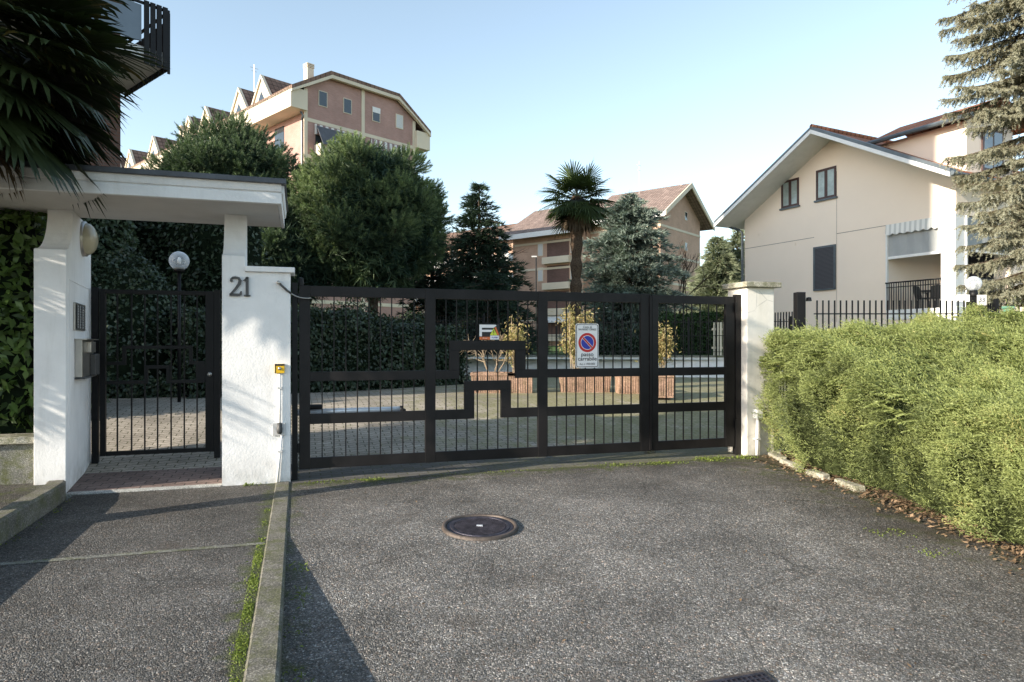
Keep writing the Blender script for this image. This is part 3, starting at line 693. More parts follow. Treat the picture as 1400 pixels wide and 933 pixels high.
# alarm company plate
sl, zb_ = Q(653.5, 465); sr, zt_ = Q(681.5, 443.5); cs, cz = (sl+sr)/2, (zb_+zt_)/2; w, h = (sr-sl)/2, (zt_-zb_)/2
ap = thing('alarm_plate', 'small black plate with white F and yellow warning triangle on the gate', 'sign', G, (cs, D, zb_))
part(MB().box(sl, sr, D-.003, D+.002, zb_, zt_), 'plate', M['s_black'], ap)
def pl(poly, d, mat, nm): part(MB().prism([(cs+x*w, cz+y*h) for x, y in poly], lambda p, q, t: (p, t, q), d-.0008, d), nm, mat, ap)
e = D-.004
pl([(-.94, -.55), (-.7, -.55), (-.7, .92), (-.94, .92)], e, M['s_white'], 'letter_stem')
pl([(-.7, .52), (.42, .52), (.72, .8), (.6, .92), (-.7, .92)], e, M['s_white'], 'letter_bar')
pl([(-.7, .0), (.2, .0), (.42, .28), (-.7, .28)], e, M['s_white'], 'letter_bar')
pl([(-.94, -.96), (.1, -.96), (.1, -.62), (-.94, -.62)], e, M['s_orange'], 'orange_strip')
pl([(.1, -.96), (.96, -.96), (.96, -.45), (.1, -.45)], e, M['s_white'], 'white_strip')
pl([(.5, .62), (.68, .62), (.98, -.4), (.8, -.4)], e, M['s_orange'], 'orange_bar')
pl([(.08, -.42), (.8, -.42), (.44, .48)], e-.001, M['s_lime'], 'warning_triangle')
pl([(.4, .2), (.48, .2), (.465, -.15), (.415, -.15)], e-.002, M['s_black'], 'exclamation_mark'); pl([(.41, -.33), (.47, -.33), (.47, -.23), (.41, -.23)], e-.002, M['s_black'], 'exclamation_mark')
lettering('ALARM', .026, cs+w*.53, e-.002, cz-h*.7, M['s_blue'], ap, .0004, .9)
lettering('TEL. 24H', .016, cs-w*.42, e-.002, cz-h*.79, M['s_white'], ap)

# ------------------------------------------------------------------ right gate pillar
rp = thing('gate_pillar', 'cracked white gate pillar with mossy cap at the right of the gate', 'pillar', G, (5.9, 7.92, 0))
part(MB().box(5.70, 6.13, 7.71, 8.14, -.3, 2.25), 'shaft', M['white_r'], rp, bevel=.008)
part(MB().box(5.64, 6.2, 7.64, 8.2, 2.252, 2.325), 'cap', M['capstone'], rp, bevel=.01)
cb2 = thing('conduit_box', 'small white junction box on a pipe at the foot of the right pillar', 'junction box', G, (5.86, 7.68, 0))
s7, z7 = sd(1034.5, 566, 7.69)
part(MB().box(s7-.045, s7+.045, 7.62, 7.709, z7-.06, z7+.06), 'box', M['whitepaint'], cb2, bevel=.004)
part(MB().tube([(s7, 7.67, z7-.06), (s7-.01, 7.67, 0)], .022, 10), 'pipe', M['whitepaint'], cb2, True)
part(MB().box(s7-.04, s7+.03, 7.645, 7.709, .22, .24), 'clip', M['grey'], cb2)

# ------------------------------------------------------------------ manholes
def manhole(px, py, r, label):
    c = onground(px, py, 0); c = onground(px, py, gz(c[0], c[1])); zg = gz(c[0], c[1])
    t = thing('manhole_cover', label, 'manhole cover', W, (c[0], c[1], zg)); tilt = -.07
    prof = lambda a: [(x, y+zg+.002) for x, y in a]
    f = lambda p: (p[0], p[1], p[2]+( -.07*(c[1]-p[1]) if False else (gz(p[0], p[1])-zg)))
    mb = MB().lathe([(r*.9, -.02), (r*.9, .012), (r*.92, .022), (r, .022), (r*1.02, .004), (r*1.02, -.03)], (c[0], c[1], zg), 56).tr(f); part(mb, 'rim', M['rust'], t, True)
    mb = MB().lathe([(.001, .010), (r*.7, .010), (r*.71, .015), (r*.78, .015), (r*.79, .010), (r*.885, .010), (r*.885, -.02)], (c[0], c[1], zg), 56).tr(f); part(mb, 'lid', M['castiron'], t)
    mb = MB()
    for k in range(-15, 16):
        x = k*r*.7/15.5; hh = math.sqrt(max(0, (r*.68)**2-x*x)); ca, sa = math.cos(.55), math.sin(.55)
        if hh < .02: continue
        p = (c[0]+x*ca-hh*sa, c[1]+x*sa+hh*ca, zg+.012); q = (c[0]+x*ca+hh*sa, c[1]+x*sa-hh*ca, zg+.012)
        mb.bar(p, q, r*.02, .006)
    mb.tr(f); part(mb, 'tread_ribs', M['castiron'], t)
    part(MB().box(c[0]-.03, c[0]+.02, c[1]-.012, c[1]+.012, zg+.01, zg+.018).tr(f), 'lifting_slot', M['chrome'], t)
manhole(656.5, 722, .31, 'round cast iron manhole cover in the middle of the driveway')
c = onground(1032, 956, -.2)
t = thing('drain_cover', 'square cast iron drain cover at the bottom edge of the driveway', 'drain cover', G, (*G.inv(c)[:2], gz(c[0], c[1])))
gc = G.inv(c); zc = gz(c[0], c[1])
slope = lambda p: (p[0], p[1], p[2]+.07*(p[1]-gc[1]))
part(MB().box(gc[0]-.2, gc[0]+.2, gc[1]-.2, gc[1]+.2, zc-.03, zc+.008).tr(slope), 'frame', M['rust'], t, bevel=.004)
mb = MB().box(gc[0]-.175, gc[0]+.175, gc[1]-.17, gc[1]+.17, zc-.03, zc+.013)
for k in range(-5, 6): mb.box(gc[0]+k*.03-.004, gc[0]+k*.03+.004, gc[1]-.165, gc[1]+.165, zc+.0135, zc+.018)
for k in range(-5, 6): mb.box(gc[0]-.17, gc[0]+.17, gc[1]+k*.03-.004, gc[1]+k*.03+.004, zc+.0136, zc+.0184)
part(mb.tr(slope), 'lid', M['castiron'], t)

# ------------------------------------------------------------------ left garden wall and laurel
a = sd(0, 600, 8.0)
lw = thing('garden_wall', 'low mossy concrete garden wall with coping left of the porch', 'wall', G, (-3.5, 8.1, 0))
part(MB().box(-9, -2.51, 7.95, 8.2, -.2, .50), 'wall_body', M['mosswall'], lw, bevel=.01)
part(MB().box(-9, -2.505, 7.9, 8.25, .502, .57), 'coping', M['capstone'], lw, bevel=.008)

def box_points(n, f):                       # n random points with outward normals from f(u,v)
    return f(rng.random(n), rng.random(n))
def leafy(sp, c, nrm, L, w, spread=.8, light=None, bend=.15):
    n = len(c); d = unit(nrm*.5+rng.normal(size=(n, 3))*spread+np.array([0, 0, -.15]))
    t = rng.beta(2, 3, n) if light is None else light
    blades(sp, c, d, L*rng.uniform(.7, 1.15, n), w*rng.uniform(.8, 1.15, n), t, bend, unit(nrm+rng.normal(size=(n, 3))*.5))
def hedge(name, label, cat, p0, p1, depth, z0, ztop, mat, n, L, w, round_=.35, lump=.12, group=None):
    """clipped hedge running p0->p1, depth to the left of that direction; ztop(u) gives its height"""
    p0, p1 = np.array(p0, float), np.array(p1, float); ax = p1-p0; ln = np.linalg.norm(ax); ax = ax/ln; nn = np.array([-ax[1], ax[0]])
    ht = thing(name, label, cat, W, (*((p0+p1)/2+nn*depth/2), z0), group)
    zt = ztop if callable(ztop) else (lambda u: ztop)
    N = 24; mb = MB()
    for i in range(N+1):
        u = i/N; z1 = zt(u)-.1; b = p0+ax*ln*u; r = min(round_, depth*.3); e = .1 if 0 < i < N else .12
        for (o, z) in ((.1, z0-.1), (.1, z1-r), (.1+r*.5, z1-.1), (depth/2, z1), (depth-.1-r*.5, z1-.1), (depth-.1, z1-r), (depth-.1, z0-.1)):
            q = b+nn*o+ax*(.1 if i == 0 else (-.1 if i == N else 0)); mb.v.append((q[0], q[1], z))
    for i in range(N):
        for k in range(6): mb.f.append([i*7+k, i*7+k+1, (i+1)*7+k+1, (i+1)*7+k])
    mb.f += [list(range(7)), [N*7+k for k in range(7)][::-1]]; mb.m = [0]*len(mb.f)
    part(mb, 'dark_core', M['hedgecore'], ht)  # solid core, painted dark as the shaded inside of the hedge
    sp = Soup(); u = rng.random(n); face = rng.random(n); zt_ = np.array([zt(x) for x in u])
    hgt = zt_-z0; fs = hgt/(hgt+depth*.8+hgt*.25)
    o = np.zeros(n); z = np.zeros(n); nr = np.zeros((n, 3)); r2 = rng.random(n)
    A = face < fs; o[A] = 0; z[A] = z0+r2[A]*hgt[A]; nr[A] = (-nn[0], -nn[1], .1)
    Bm = ~A & (face < .93); o[Bm] = r2[Bm]*depth; z[Bm] = zt_[Bm]; nr[Bm] = (0, 0, 1)
    C_ = ~A & ~Bm; u[C_] = np.round(u[C_]); o[C_] = r2[C_]*depth; z[C_] = z0+rng.random(C_.sum())*hgt[C_]
    nr[C_] = np.where(u[C_][:, None] < .5, -1, 1)*np.array([ax[0], ax[1], .1])
    edge = np.clip(1-(zt_-z)/round_, 0, 1); o = o+np.where(A, edge**2*round_*.6, 0); z = z-np.where(A, 0, np.clip(1-np.minimum(o, depth-o)/(round_*.6), 0, 1)**2*round_*.4)
    nr = unit(nr+edge[:, None]*np.array([0, 0, .8])*A[:, None])
    c = p0[None]+ax[None]*(u*ln)[:, None]+nn[None]*o[:, None]; c = np.concatenate([c, z[:, None]], 1)
    lumpn = np.sin(c[:, 0]*3.1+c[:, 2]*2.3)+np.sin(c[:, 1]*2.7-c[:, 2]*3.7)+np.sin(c[:, 0]*7.3+c[:, 1]*5.1)*.5
    c = c+nr*(lumpn[:, None]*lump*.4+rng.normal(size=(n, 1))*.05-.04)
    leafy(sp, c, nr, L, w, light=np.clip(rng.beta(2, 2.6, n)+lumpn*.05, 0, 1)); soup_part(sp, 'foliage', mat, ht); return ht
g = lambda s, d: G.w((s, d, 0))[:2]
hedge('laurel_hedge', 'tall glossy laurel hedge behind the low wall at the far left', 'hedge', g(-5.8, 8.3), g(-2.66, 8.3), .75, .4, lambda u: 2.85+.15*math.sin(u*9), M['laurel'], 6000, .14, .06)

# ------------------------------------------------------------------ hedges in the courtyard behind the gates
def pt(x, Y): return ((x-CX)/F_PX*Y, Y)
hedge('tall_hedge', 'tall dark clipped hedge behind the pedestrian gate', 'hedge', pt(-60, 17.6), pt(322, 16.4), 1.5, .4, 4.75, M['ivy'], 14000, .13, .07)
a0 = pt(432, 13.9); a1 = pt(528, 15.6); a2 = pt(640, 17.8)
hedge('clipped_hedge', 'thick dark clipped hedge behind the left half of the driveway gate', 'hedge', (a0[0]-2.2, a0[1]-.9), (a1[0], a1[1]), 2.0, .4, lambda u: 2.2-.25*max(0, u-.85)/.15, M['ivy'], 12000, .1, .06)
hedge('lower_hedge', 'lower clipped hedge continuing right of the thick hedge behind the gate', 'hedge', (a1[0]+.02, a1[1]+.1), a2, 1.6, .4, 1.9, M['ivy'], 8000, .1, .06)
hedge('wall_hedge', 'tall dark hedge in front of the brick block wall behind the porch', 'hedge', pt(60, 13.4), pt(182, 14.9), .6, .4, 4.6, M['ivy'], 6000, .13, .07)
hedge('shade_hedge', 'unseen low hedge added behind the left porch pillar for its shadow', 'hedge', (-8.4, 9.35), (-6.3, 10.3), 1.7, .2, 1.8, M['ivy'], 4000, .1, .06)  # hidden hedge added to shade the paving behind the pedestrian gate
hedge('planting_bed', 'low bed of dark evergreen planting behind the pedestrian gate', 'hedge', pt(120, 12.9), pt(250, 13.3), 1.0, .4, .78, M['ivy'], 3000, .09, .055, .15)
# rounded bush behind the pedestrian gate
def ball_bush(name, label, c, r, mat, n, L, w, base_z=.4):
    t = thing(name, label, 'bush', W, (c[0], c[1], base_z)); d = rdir(n); d[:, 2] = np.abs(d[:, 2])*1.0-.25*(rng.random(n) < .25)
    p = np.array(c)+d*np.array(r)*(1+.06*np.sin(d[:, :1]*9+d[:, 2:]*7)+rng.normal(size=(n, 1))*.03)
    mb = MB().sphere(c, 1, 20, 12, tuple(x*.93 for x in r)); part(mb, 'dark_core', M['hedgecore'], t, True)  # solid core coloured dark for the shade inside the bush
    sp = Soup(); leafy(sp, p, d, L, w); soup_part(sp, 'foliage', mat, t)
c = at(168, 450, 14.4); ball_bush('round_bush', 'dome shaped clipped bush seen through the pedestrian gate', (c[0], c[1], 1.3), (1.35, 1.1, 2.05), M['ivy'], 7000, .1, .06)
# garden globe lamp
def globe_lamp(name, label, x, y, Y, r, zb, polew, cat='garden lamp'):
    c = at(x, y, Y); t = thing(name, label, cat, W, (c[0], c[1], zb))
    part(MB().tube([(c[0], c[1], zb), (c[0], c[1], c[2]-r*.95)], polew, 10), 'pole', M['black'], t, True)
    part(MB().lathe([(.001, -.02), (r*.55, -.02), (r*.45, .05), (.001, .06)], (c[0], c[1], c[2]-r*1.02), 16), 'collar', M['black'], t, True)
    part(MB().sphere(c, r, 28, 18), 'globe', M['globe'], t, True)
    part(MB().lathe([(.001, -.06), (.03, -.05), (.035, .02), (.02, .06), (.001, .07)], c, 12), 'bulb', M['bulb'], t, True)
globe_lamp('garden_lamp', 'clear globe garden lamp on a thin pole behind the pedestrian gate', 245, 357, 12.2, .17, .4, .03)
c = at(266, 550, 14.6)
wp = thing('garden_pillar', 'short white pillar with dark cap seen through the pedestrian gate', 'pillar', W, (c[0], c[1], .4))
part(MB().box(c[0]-.2, c[0]+.2, c[1]-.2, c[1]+.2, .3, 1.36), 'shaft', M['white'], wp, bevel=.006); part(MB().box(c[0]-.26, c[0]+.26, c[1]-.26, c[1]+.26, 1.362, 1.44), 'cap', M['mosswall'], wp, bevel=.01)

# planters
def planter(x, ybot, wpx, label, kind, hpx=35):
    c = onground(x, ybot, .45); Y = c[1]; w = wpx/F_PX*Y/2; h = hpx/F_PX*Y; cy = Y+.28
    t = thing('planter', label, 'planter', W, (c[0], cy, .45), 'terracotta planters in the courtyard')
    prof = [(0, -1), (1, -1), (1, 1), (0, 1)]
    mb = MB()
    def ring(w_, dp, z): return [(c[0]-w_, cy-dp, z), (c[0]+w_, cy-dp, z), (c[0]+w_, cy+dp, z), (c[0]-w_, cy+dp, z)]
    rs = [ring(w*.92, .24, .43), ring(w*.97, .27, .45+h*.85), ring(w, .29, .45+h*.86), ring(w, .29, .45+h), ring(w*.9, .24, .45+h), ring(w*.9, .24, .45+h*.9)]
    for r_ in rs: mb.v += r_
    for j in range(5): mb.f += [[j*4+i, j*4+(i+1) % 4, j*4+4+(i+1) % 4, j*4+4+i] for i in range(4)]
    mb.f.append([20, 21, 22, 23]); mb.m = [0]*len(mb.f)
    n = max(4, int(w*2/.05))
    for k in range(n): xx = c[0]-w*.88+2*w*.88*k/(n-1); mb.bar((xx, cy-.252, .47), (xx, cy-.273, .45+h*.82), .022, .004)
    part(mb, 'pot', M['terra'], t, bevel=.008)
    return c[0], cy, .45+h*.9
def nandina(x, ytop, px, label, spread, n):
    X, Y, z0 = px; zt = at(x, ytop, Y)[2]; t = thing('nandina_shrub', label, 'shrub', W, (X, Y, z0), 'nandina shrubs in the planters')
    H = zt-z0; mb = MB(); sp = Soup(); cs_ = []
    for k in range(9):
        a = rng.random()*6.28; r0 = rng.random()*.12; tip = (X+math.cos(a)*spread*rng.uniform(.2, .8), Y+math.sin(a)*spread*.6, z0+H*rng.uniform(.6, .97))
        st_ = (X+math.cos(a)*r0, Y+math.sin(a)*r0, z0-.05); mid = tuple((p+q)/2+(rng.normal()*.03) for p, q in zip(st_, tip))
        mb.tube([st_, mid, tip], [.012, .009, .004], 5)
        for q in range(6):
            f = .35+.65*rng.random(); cs_.append([st_[i]+(tip[i]-st_[i])*f+rng.normal()*.05 for i in range(3)])
    part(mb, 'stems', M['twig'], t)
    cs_ = np.array(cs_); cc = np.repeat(cs_, n, 0)+rng.normal(size=(len(cs_)*n, 3))*np.array([.09, .07, .07])
    d = unit(rng.normal(size=cc.shape)+np.array([0, 0, -.1])); zf = (cc[:, 2]-z0)/H
    blades(sp, cc, d, rng.uniform(.06, .1, len(cc)), .026, np.clip(rng.beta(2, 2, len(cc))*.9+zf*.15, 0, 1), .15); soup_part(sp, 'leaves', M['nandina'], t)
p1 = planter(674, 538, 62, 'terracotta planter holding the bare twiggy shrub', 'b', 28)
p1b = planter(712, 538, 34, 'small terracotta planter with slim nandina stems left of the bigger planters', 'b', 28)
p2 = planter(801, 537, 72, 'wide terracotta planter behind the no parking sign', 'n', 29)
p3 = planter(863, 539, 36, 'terracotta planter right of the wide one behind the gate', 'n', 29)
p4 = planter(903, 543, 40, 'terracotta planter behind the narrow gate leaf', 'n', 31)
nandina(700, 428, (p1b[0]-.13, p1b[1], p1b[2]), 'slim nandina with red berries and pale stems beside the bare shrub', .22, 20)
nandina(787, 420, (p2[0]-.2, p2[1], p2[2]), 'bushy orange and red nandina behind the no parking sign', .42, 42)
nandina(906, 437, p4, 'narrow reddish nandina behind the narrow gate leaf', .24, 28)
X, Y, z0 = p1; bt = thing('bare_shrub', 'leafless twiggy shrub in a planter behind the gate centre', 'shrub', W, (X, Y, z0)); mb = MB()
def grow(mb, p, d, L, r, lev, mx, up=.15, spread=.5, kids=3):
    q = p+d*L; mb.tube([p, p+d*L*.5+Vector((random.gauss(0, 1), random.gauss(0, 1), random.gauss(0, 1)))*L*.05, q], [r, r*.85, r*.65], 5 if lev < 2 else 4)
    if lev >= mx: return
    for k in range(kids+(1 if random.random() < .4 else 0)):
        nd = (d+Vector((random.gauss(0, 1), random.gauss(0, 1), random.gauss(0, 1)+up))*spread).normalized()
        grow(mb, p+d*L*random.uniform(.55, 1), nd, L*random.uniform(.6, .85), r*.65, lev+1, mx, up, spread, kids)
for k in range(5):
    a = k*1.3; grow(mb, Vector((X+math.cos(a)*.05, Y+math.sin(a)*.05, z0-.05)), Vector((math.cos(a)*.6, math.sin(a)*.45, 1)).normalized(), .42, .014, 0, 4, .1, .5, 2)
part(mb, 'twigs', M['twig'], bt)
# low white wall with fence beyond the planters
wl = thing('retaining_wall', 'low white retaining wall at the far side of the courtyard', 'wall', W, (2, 21.9, .4))
mb = MB().prism([(-3.5, 22.9), (8.6, 20.6), (8.6, 20.85), (-3.5, 23.15)], lambda p, q, t: (p, q, t), .3, 1.08); part(mb, 'wall_body', M['white'], wl)
mb = MB().prism([(-3.5, 22.85), (8.6, 20.55), (8.6, 20.9), (-3.5, 23.2)], lambda p, q, t: (p, q, t), 1.082, 1.13); part(mb, 'coping', M['mosswall'], wl)
def fence(name, label, p0, p1, z0, z1, n, mat, rails=(.12, .85), w=.016, post=0, group=None):
    t = thing(name, label, 'fence', W, ((p0[0]+p1[0])/2, (p0[1]+p1[1])/2, z0), group); L = Vector((p1[0]-p0[0], p1[1]-p0[1], 0))
    mb = MB()
    for r_ in rails: z = z0+(z1-z0)*r_; part(MB().bar((*p0, z), (*p1, z), .03, .02), 'rail', mat, t)
    for i in range(n):
        f = (i+.5)/n; x, y = p0[0]+L.x*f, p0[1]+L.y*f; part(MB().bar((x, y, z0), (x, y, z1), w), 'picket', mat, t)
    for k in range(post):
        f = k/max(1, post-1); x, y = p0[0]+L.x*f, p0[1]+L.y*f; part(MB().bar((x, y, z0), (x, y, z1+.08), .06), 'post', mat, t)
    return t
fence('iron_fence', 'black iron fence on the white retaining wall beyond the planters', (-3.4, 23.0), (8.5, 20.73), 1.13, 2.25, 95, M['black'], (.1, .55, .93), .016, 5)
fence('iron_fence', 'dark iron fence behind the lower hedge left of the gate centre', (-5.4, 25), (-1.0, 24.4), .9, 2.5, 40, M['black'], (.1, .9), .018, 3)
hedge('green_hedge', 'square clipped green hedge far behind the narrow gate leaf', 'hedge', pt(902, 30), pt(980, 29), 1.4, .95, 2.75, M['greenhedge'], 5000, .12, .07, .15)
# pale picket gate far right
t = thing('picket_gate', 'small pale picket gate beside the clipped green hedge far behind', 'gate', W, (7.95, 25.5, 1))
for k in range(6): part(MB().box(7.55+k*.12, 7.62+k*.12, 25.48, 25.52, 1.0, 2.3), 'picket', M['cream'], t)
for z in (1.3, 2.0): part(MB().box(7.5, 8.25, 25.525, 25.56, z, z+.08), 'rail', M['cream'], t)

# ------------------------------------------------------------------ trees
def trunk_mb(pts, rs, n=9): return MB().tube([Vector(p) for p in pts], rs, n)
def umbrella_pine(label, base, crown_c, crown_r, mat, nlobe, ntuft, tl=.34, seed=1):
    r_ = np.random.default_rng(seed)
    t = thing('pine_tree', label, 'tree', W, base)
    b = np.array(base); c = np.array(crown_c); R_ = np.array(crown_r)
    mb = MB(); top = c+np.array([0, 0, R_[2]*.2]); mb.tube([tuple(b-[0, 0, .3]), tuple(b*.5+top*.5+[.15, 0, 0]), tuple(top)], [.22, .17, .08], 9)
    d = unit(r_.normal(size=(nlobe, 3))*np.array([1, 1, .9])); d[:, 2] = np.where(d[:, 2] < -.55, -d[:, 2]*.5, d[:, 2])
    rad = r_.uniform(.1, .19, nlobe)*R_.mean(); lc = c+d*R_*(.86-rad[:, None]/R_.mean()*.4)*r_.uniform(.86, 1.05, (nlobe, 1))
    lc += r_.normal(size=lc.shape)*.15
    for k in range(0, nlobe, 3):
        st_ = b+(top-b)*r_.uniform(.35, .95); m_ = st_*.5+lc[k]*.5+[0, 0, -.15]; mb.tube([tuple(st_), tuple(m_), tuple(lc[k])], [.07, .045, .02], 5)
    part(mb, 'trunk', M['bark'], t)
    sp = Soup(); k = r_.integers(0, nlobe, ntuft); dd = unit(r_.normal(size=(ntuft, 3))); flip = (dd*d[k]).sum(1) < -.2; dd[flip] *= -1
    p = lc[k]+dd*rad[k][:, None]*np.array([1.1, 1.1, .9])*r_.uniform(.75, 1.05, (ntuft, 1))
    ax = unit(dd*.8+d[k]*.3+np.array([0, 0, .5])+r_.normal(size=(ntuft, 3))*.25); Ls = r_.uniform(.16, .34, ntuft)
    tint = np.clip(.3+.3*dd[:, 2]+r_.normal(size=ntuft)*.17+(p[:, 2]-c[2])/R_[2]*.3+(p[:, 0]-c[0])/R_[0]*.08, 0, 1)  # high, right and upward tufts tinted lighter: sunlit side painted in
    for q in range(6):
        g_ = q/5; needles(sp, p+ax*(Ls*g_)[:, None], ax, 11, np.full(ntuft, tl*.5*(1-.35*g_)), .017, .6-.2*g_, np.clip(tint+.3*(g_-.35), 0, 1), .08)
    ni = ntuft*2; pi = c+unit(r_.normal(size=(ni, 3)))*R_*(r_.random((ni, 1))**.5)*.8; needles(sp, pi, unit(r_.normal(size=(ni, 3))), 7, np.full(ni, tl*1.3), .06, .8, np.full(ni, .08))  # filler needles toned dark for the shade inside the crown
    soup_part(sp, 'crown', mat, t); return t
GZ = .8
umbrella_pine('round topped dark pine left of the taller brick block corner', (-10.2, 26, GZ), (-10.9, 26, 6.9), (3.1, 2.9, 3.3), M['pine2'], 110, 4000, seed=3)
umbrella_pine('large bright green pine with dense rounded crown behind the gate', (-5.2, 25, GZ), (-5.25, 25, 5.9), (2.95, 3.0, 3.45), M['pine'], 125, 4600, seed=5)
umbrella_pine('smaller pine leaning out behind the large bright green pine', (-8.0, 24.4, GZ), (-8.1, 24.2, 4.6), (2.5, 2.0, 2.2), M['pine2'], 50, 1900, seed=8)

def conifer(label, base, H, R0, mat, nlev, nb, droop=.25, tl=.2, dens=14, w=.03, prof=None, name='fir_tree', seed=2, zb=.12, pend=0.0, tn=8, tints=(.3, .3), trunk_r=.16, lean=(0, 0), half=None):
    r_ = np.random.default_rng(seed); b = np.array(base, float); t = thing(name, label, 'tree', W, base)
    part(trunk_mb([tuple(b-[0, 0, .3]), tuple(b+[lean[0]*.5, lean[1]*.5, H*.5]), tuple(b+[lean[0], lean[1], H*.97])], [trunk_r, trunk_r*.7, .03]), 'trunk', M['bark'], t)
    prof = prof or (lambda f: (1-f)**.8)
    P_, A_, T_ = [], [], []; mbb = MB()
    for i in range(nlev):
        f = zb+(1-zb)*(i+r_.random()*.6)/nlev; rad = R0*prof(f); z = H*f
        for k in range(max(3, int(nb*(.45+.55*rad/R0)))):
            a = r_.random()*2*math.pi
            if half and not half(a): continue
            L = rad*r_.uniform(.6, 1.12); n = max(3, int(L*dens)); s = np.linspace(.15, 1, n)[:, None]
            dirh = np.array([math.cos(a), math.sin(a), 0]); rise = r_.uniform(-.05, .22)
            pts = b+np.array([lean[0]*f, lean[1]*f, z])+dirh*L*s+np.array([0, 0, 1])*(rise*L*s-droop*L*s*s)
            if L > R0*.35: mbb.tube([tuple(pts[0]), tuple(pts[n//2]), tuple(pts[-1])], [.03, .02, .008], 4)
            side = np.array([-dirh[1], dirh[0], 0])
            off = r_.normal(size=(n, 1))*side*(.32*(1-s*.55))*min(1.0, L*.5)
            q = pts+off+np.array([0, 0, -1])*np.abs(r_.normal(size=(n, 1)))*.1*(1+pend*4)
            P_.append(q); A_.append(np.tile(dirh*(1-pend*.6), (n, 1))+off*1.2+np.array([0, 0, .1-pend]))
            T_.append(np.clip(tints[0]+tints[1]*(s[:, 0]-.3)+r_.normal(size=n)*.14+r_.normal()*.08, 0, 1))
    part(mbb, 'branches', M['bark'], t)
    P_, A_, T_ = map(np.concatenate, (P_, A_, T_)); sp = Soup()
    needles(sp, P_, unit(A_), tn, np.full(len(P_), tl), w, .38, T_); soup_part(sp, 'crown', mat, t); return t
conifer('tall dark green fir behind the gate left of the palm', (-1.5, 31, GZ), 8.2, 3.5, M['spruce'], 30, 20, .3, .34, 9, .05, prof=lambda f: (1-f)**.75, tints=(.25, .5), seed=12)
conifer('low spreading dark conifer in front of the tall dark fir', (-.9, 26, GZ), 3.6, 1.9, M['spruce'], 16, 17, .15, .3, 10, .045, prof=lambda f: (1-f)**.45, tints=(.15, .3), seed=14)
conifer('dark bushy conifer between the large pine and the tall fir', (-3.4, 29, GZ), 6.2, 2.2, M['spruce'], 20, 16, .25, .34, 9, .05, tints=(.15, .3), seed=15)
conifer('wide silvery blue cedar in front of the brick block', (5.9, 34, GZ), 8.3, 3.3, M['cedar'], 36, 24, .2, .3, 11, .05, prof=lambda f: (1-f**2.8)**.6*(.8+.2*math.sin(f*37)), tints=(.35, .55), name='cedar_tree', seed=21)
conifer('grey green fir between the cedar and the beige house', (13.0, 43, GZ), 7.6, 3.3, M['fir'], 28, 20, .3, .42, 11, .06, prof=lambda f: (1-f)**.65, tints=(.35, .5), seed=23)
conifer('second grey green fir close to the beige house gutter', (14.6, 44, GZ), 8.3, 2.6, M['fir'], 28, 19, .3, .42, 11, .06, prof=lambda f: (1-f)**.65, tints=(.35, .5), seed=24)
# bare tree behind
def bare_tree(label, base, L, seed, r=.07):
    random.seed(seed); t = thing('bare_tree', label, 'tree', W, base); mb = MB()
    grow(mb, Vector(base), Vector((.03, 0, 1)), L, r, 0, 4, .35, .42, 3); part(mb, 'branches', M['bark'], t)
bare_tree('thin leafless tree right of the blue cedar', (9.3, 38, GZ), 2.6, 5); bare_tree('thin leafless tree beside the right edge of the large pine', (-2.6, 33, GZ), 2.9, 6)
# dark understorey shrubs closing the view under the trees
for x, Y, w_, h_, lab in ((470, 23, 2.6, 1.9, 'dark evergreen shrub under the large pine'), (395, 23.5, 1.8, 2.2, 'dark evergreen shrub behind the pier wall coping'), (560, 24.2, 1.6, 1.6, 'dark evergreen shrub behind the step in the clipped hedge'), (640, 25.5, 1.4, 1.3, 'dark evergreen shrub behind the bare twiggy planter shrub'), (860, 27, 1.9, 1.2, 'dark evergreen shrub beyond the retaining wall fence')):
    c = at(x, 470, Y); ball_bush('evergreen_shrub', lab, (c[0], c[1], .9), (w_, 1.1, h_), M['ivy'], 3500, .14, .07, .8)

# fan palms
def fan(sp, spd, hub, dirv, rad, nseg, tint, r_, droop=.35, wid=.034):
    d = dirv/np.linalg.norm(dirv); up = np.array([0, 0, 1.0]); sd_ = np.cross(d, up); sd_ /= max(1e-6, np.linalg.norm(sd_)); nu = np.cross(sd_, d)
    ang = np.linspace(-2.35, 2.35, nseg)+r_.normal(size=nseg)*.02; L = rad*(.72+.28*np.cos(ang*.55))*r_.uniform(.92, 1.05, nseg)
    dirs = d[None]*np.cos(ang)[:, None]+sd_[None]*np.sin(ang)[:, None]+nu[None]*(.18*np.cos(ang*1.3)[:, None])
    dirs = unit(dirs); side = unit(np.cross(dirs, nu[None]+r_.normal(size=(nseg, 3))*.12))
    h = hub[None]; m1 = h+dirs*(L*.55)[:, None]+np.array([0, 0, -.02])*rad*droop; tip = h+dirs*L[:, None]+np.array([0, 0, -1.0])*(rad*droop*r_.uniform(.2, 1.0, nseg))[:, None]
    m2 = h+dirs*(L*.82)[:, None]+np.array([0, 0, -.18])*rad*droop
    wv = side*wid/2
    tt = np.clip(tint+r_.normal(size=nseg)*.1, 0, 1)
    sp.add(np.stack([h+wv*.3, m1+wv, m1-wv, h-wv*.3], 1), tt); sp.add(np.stack([m1+wv, m2+wv*.7, m2-wv*.7, m1-wv], 1), tt); sp.add(np.stack([m2+wv*.7, tip, m2-wv*.7], 1), np.clip(tt+.1, 0, 1))
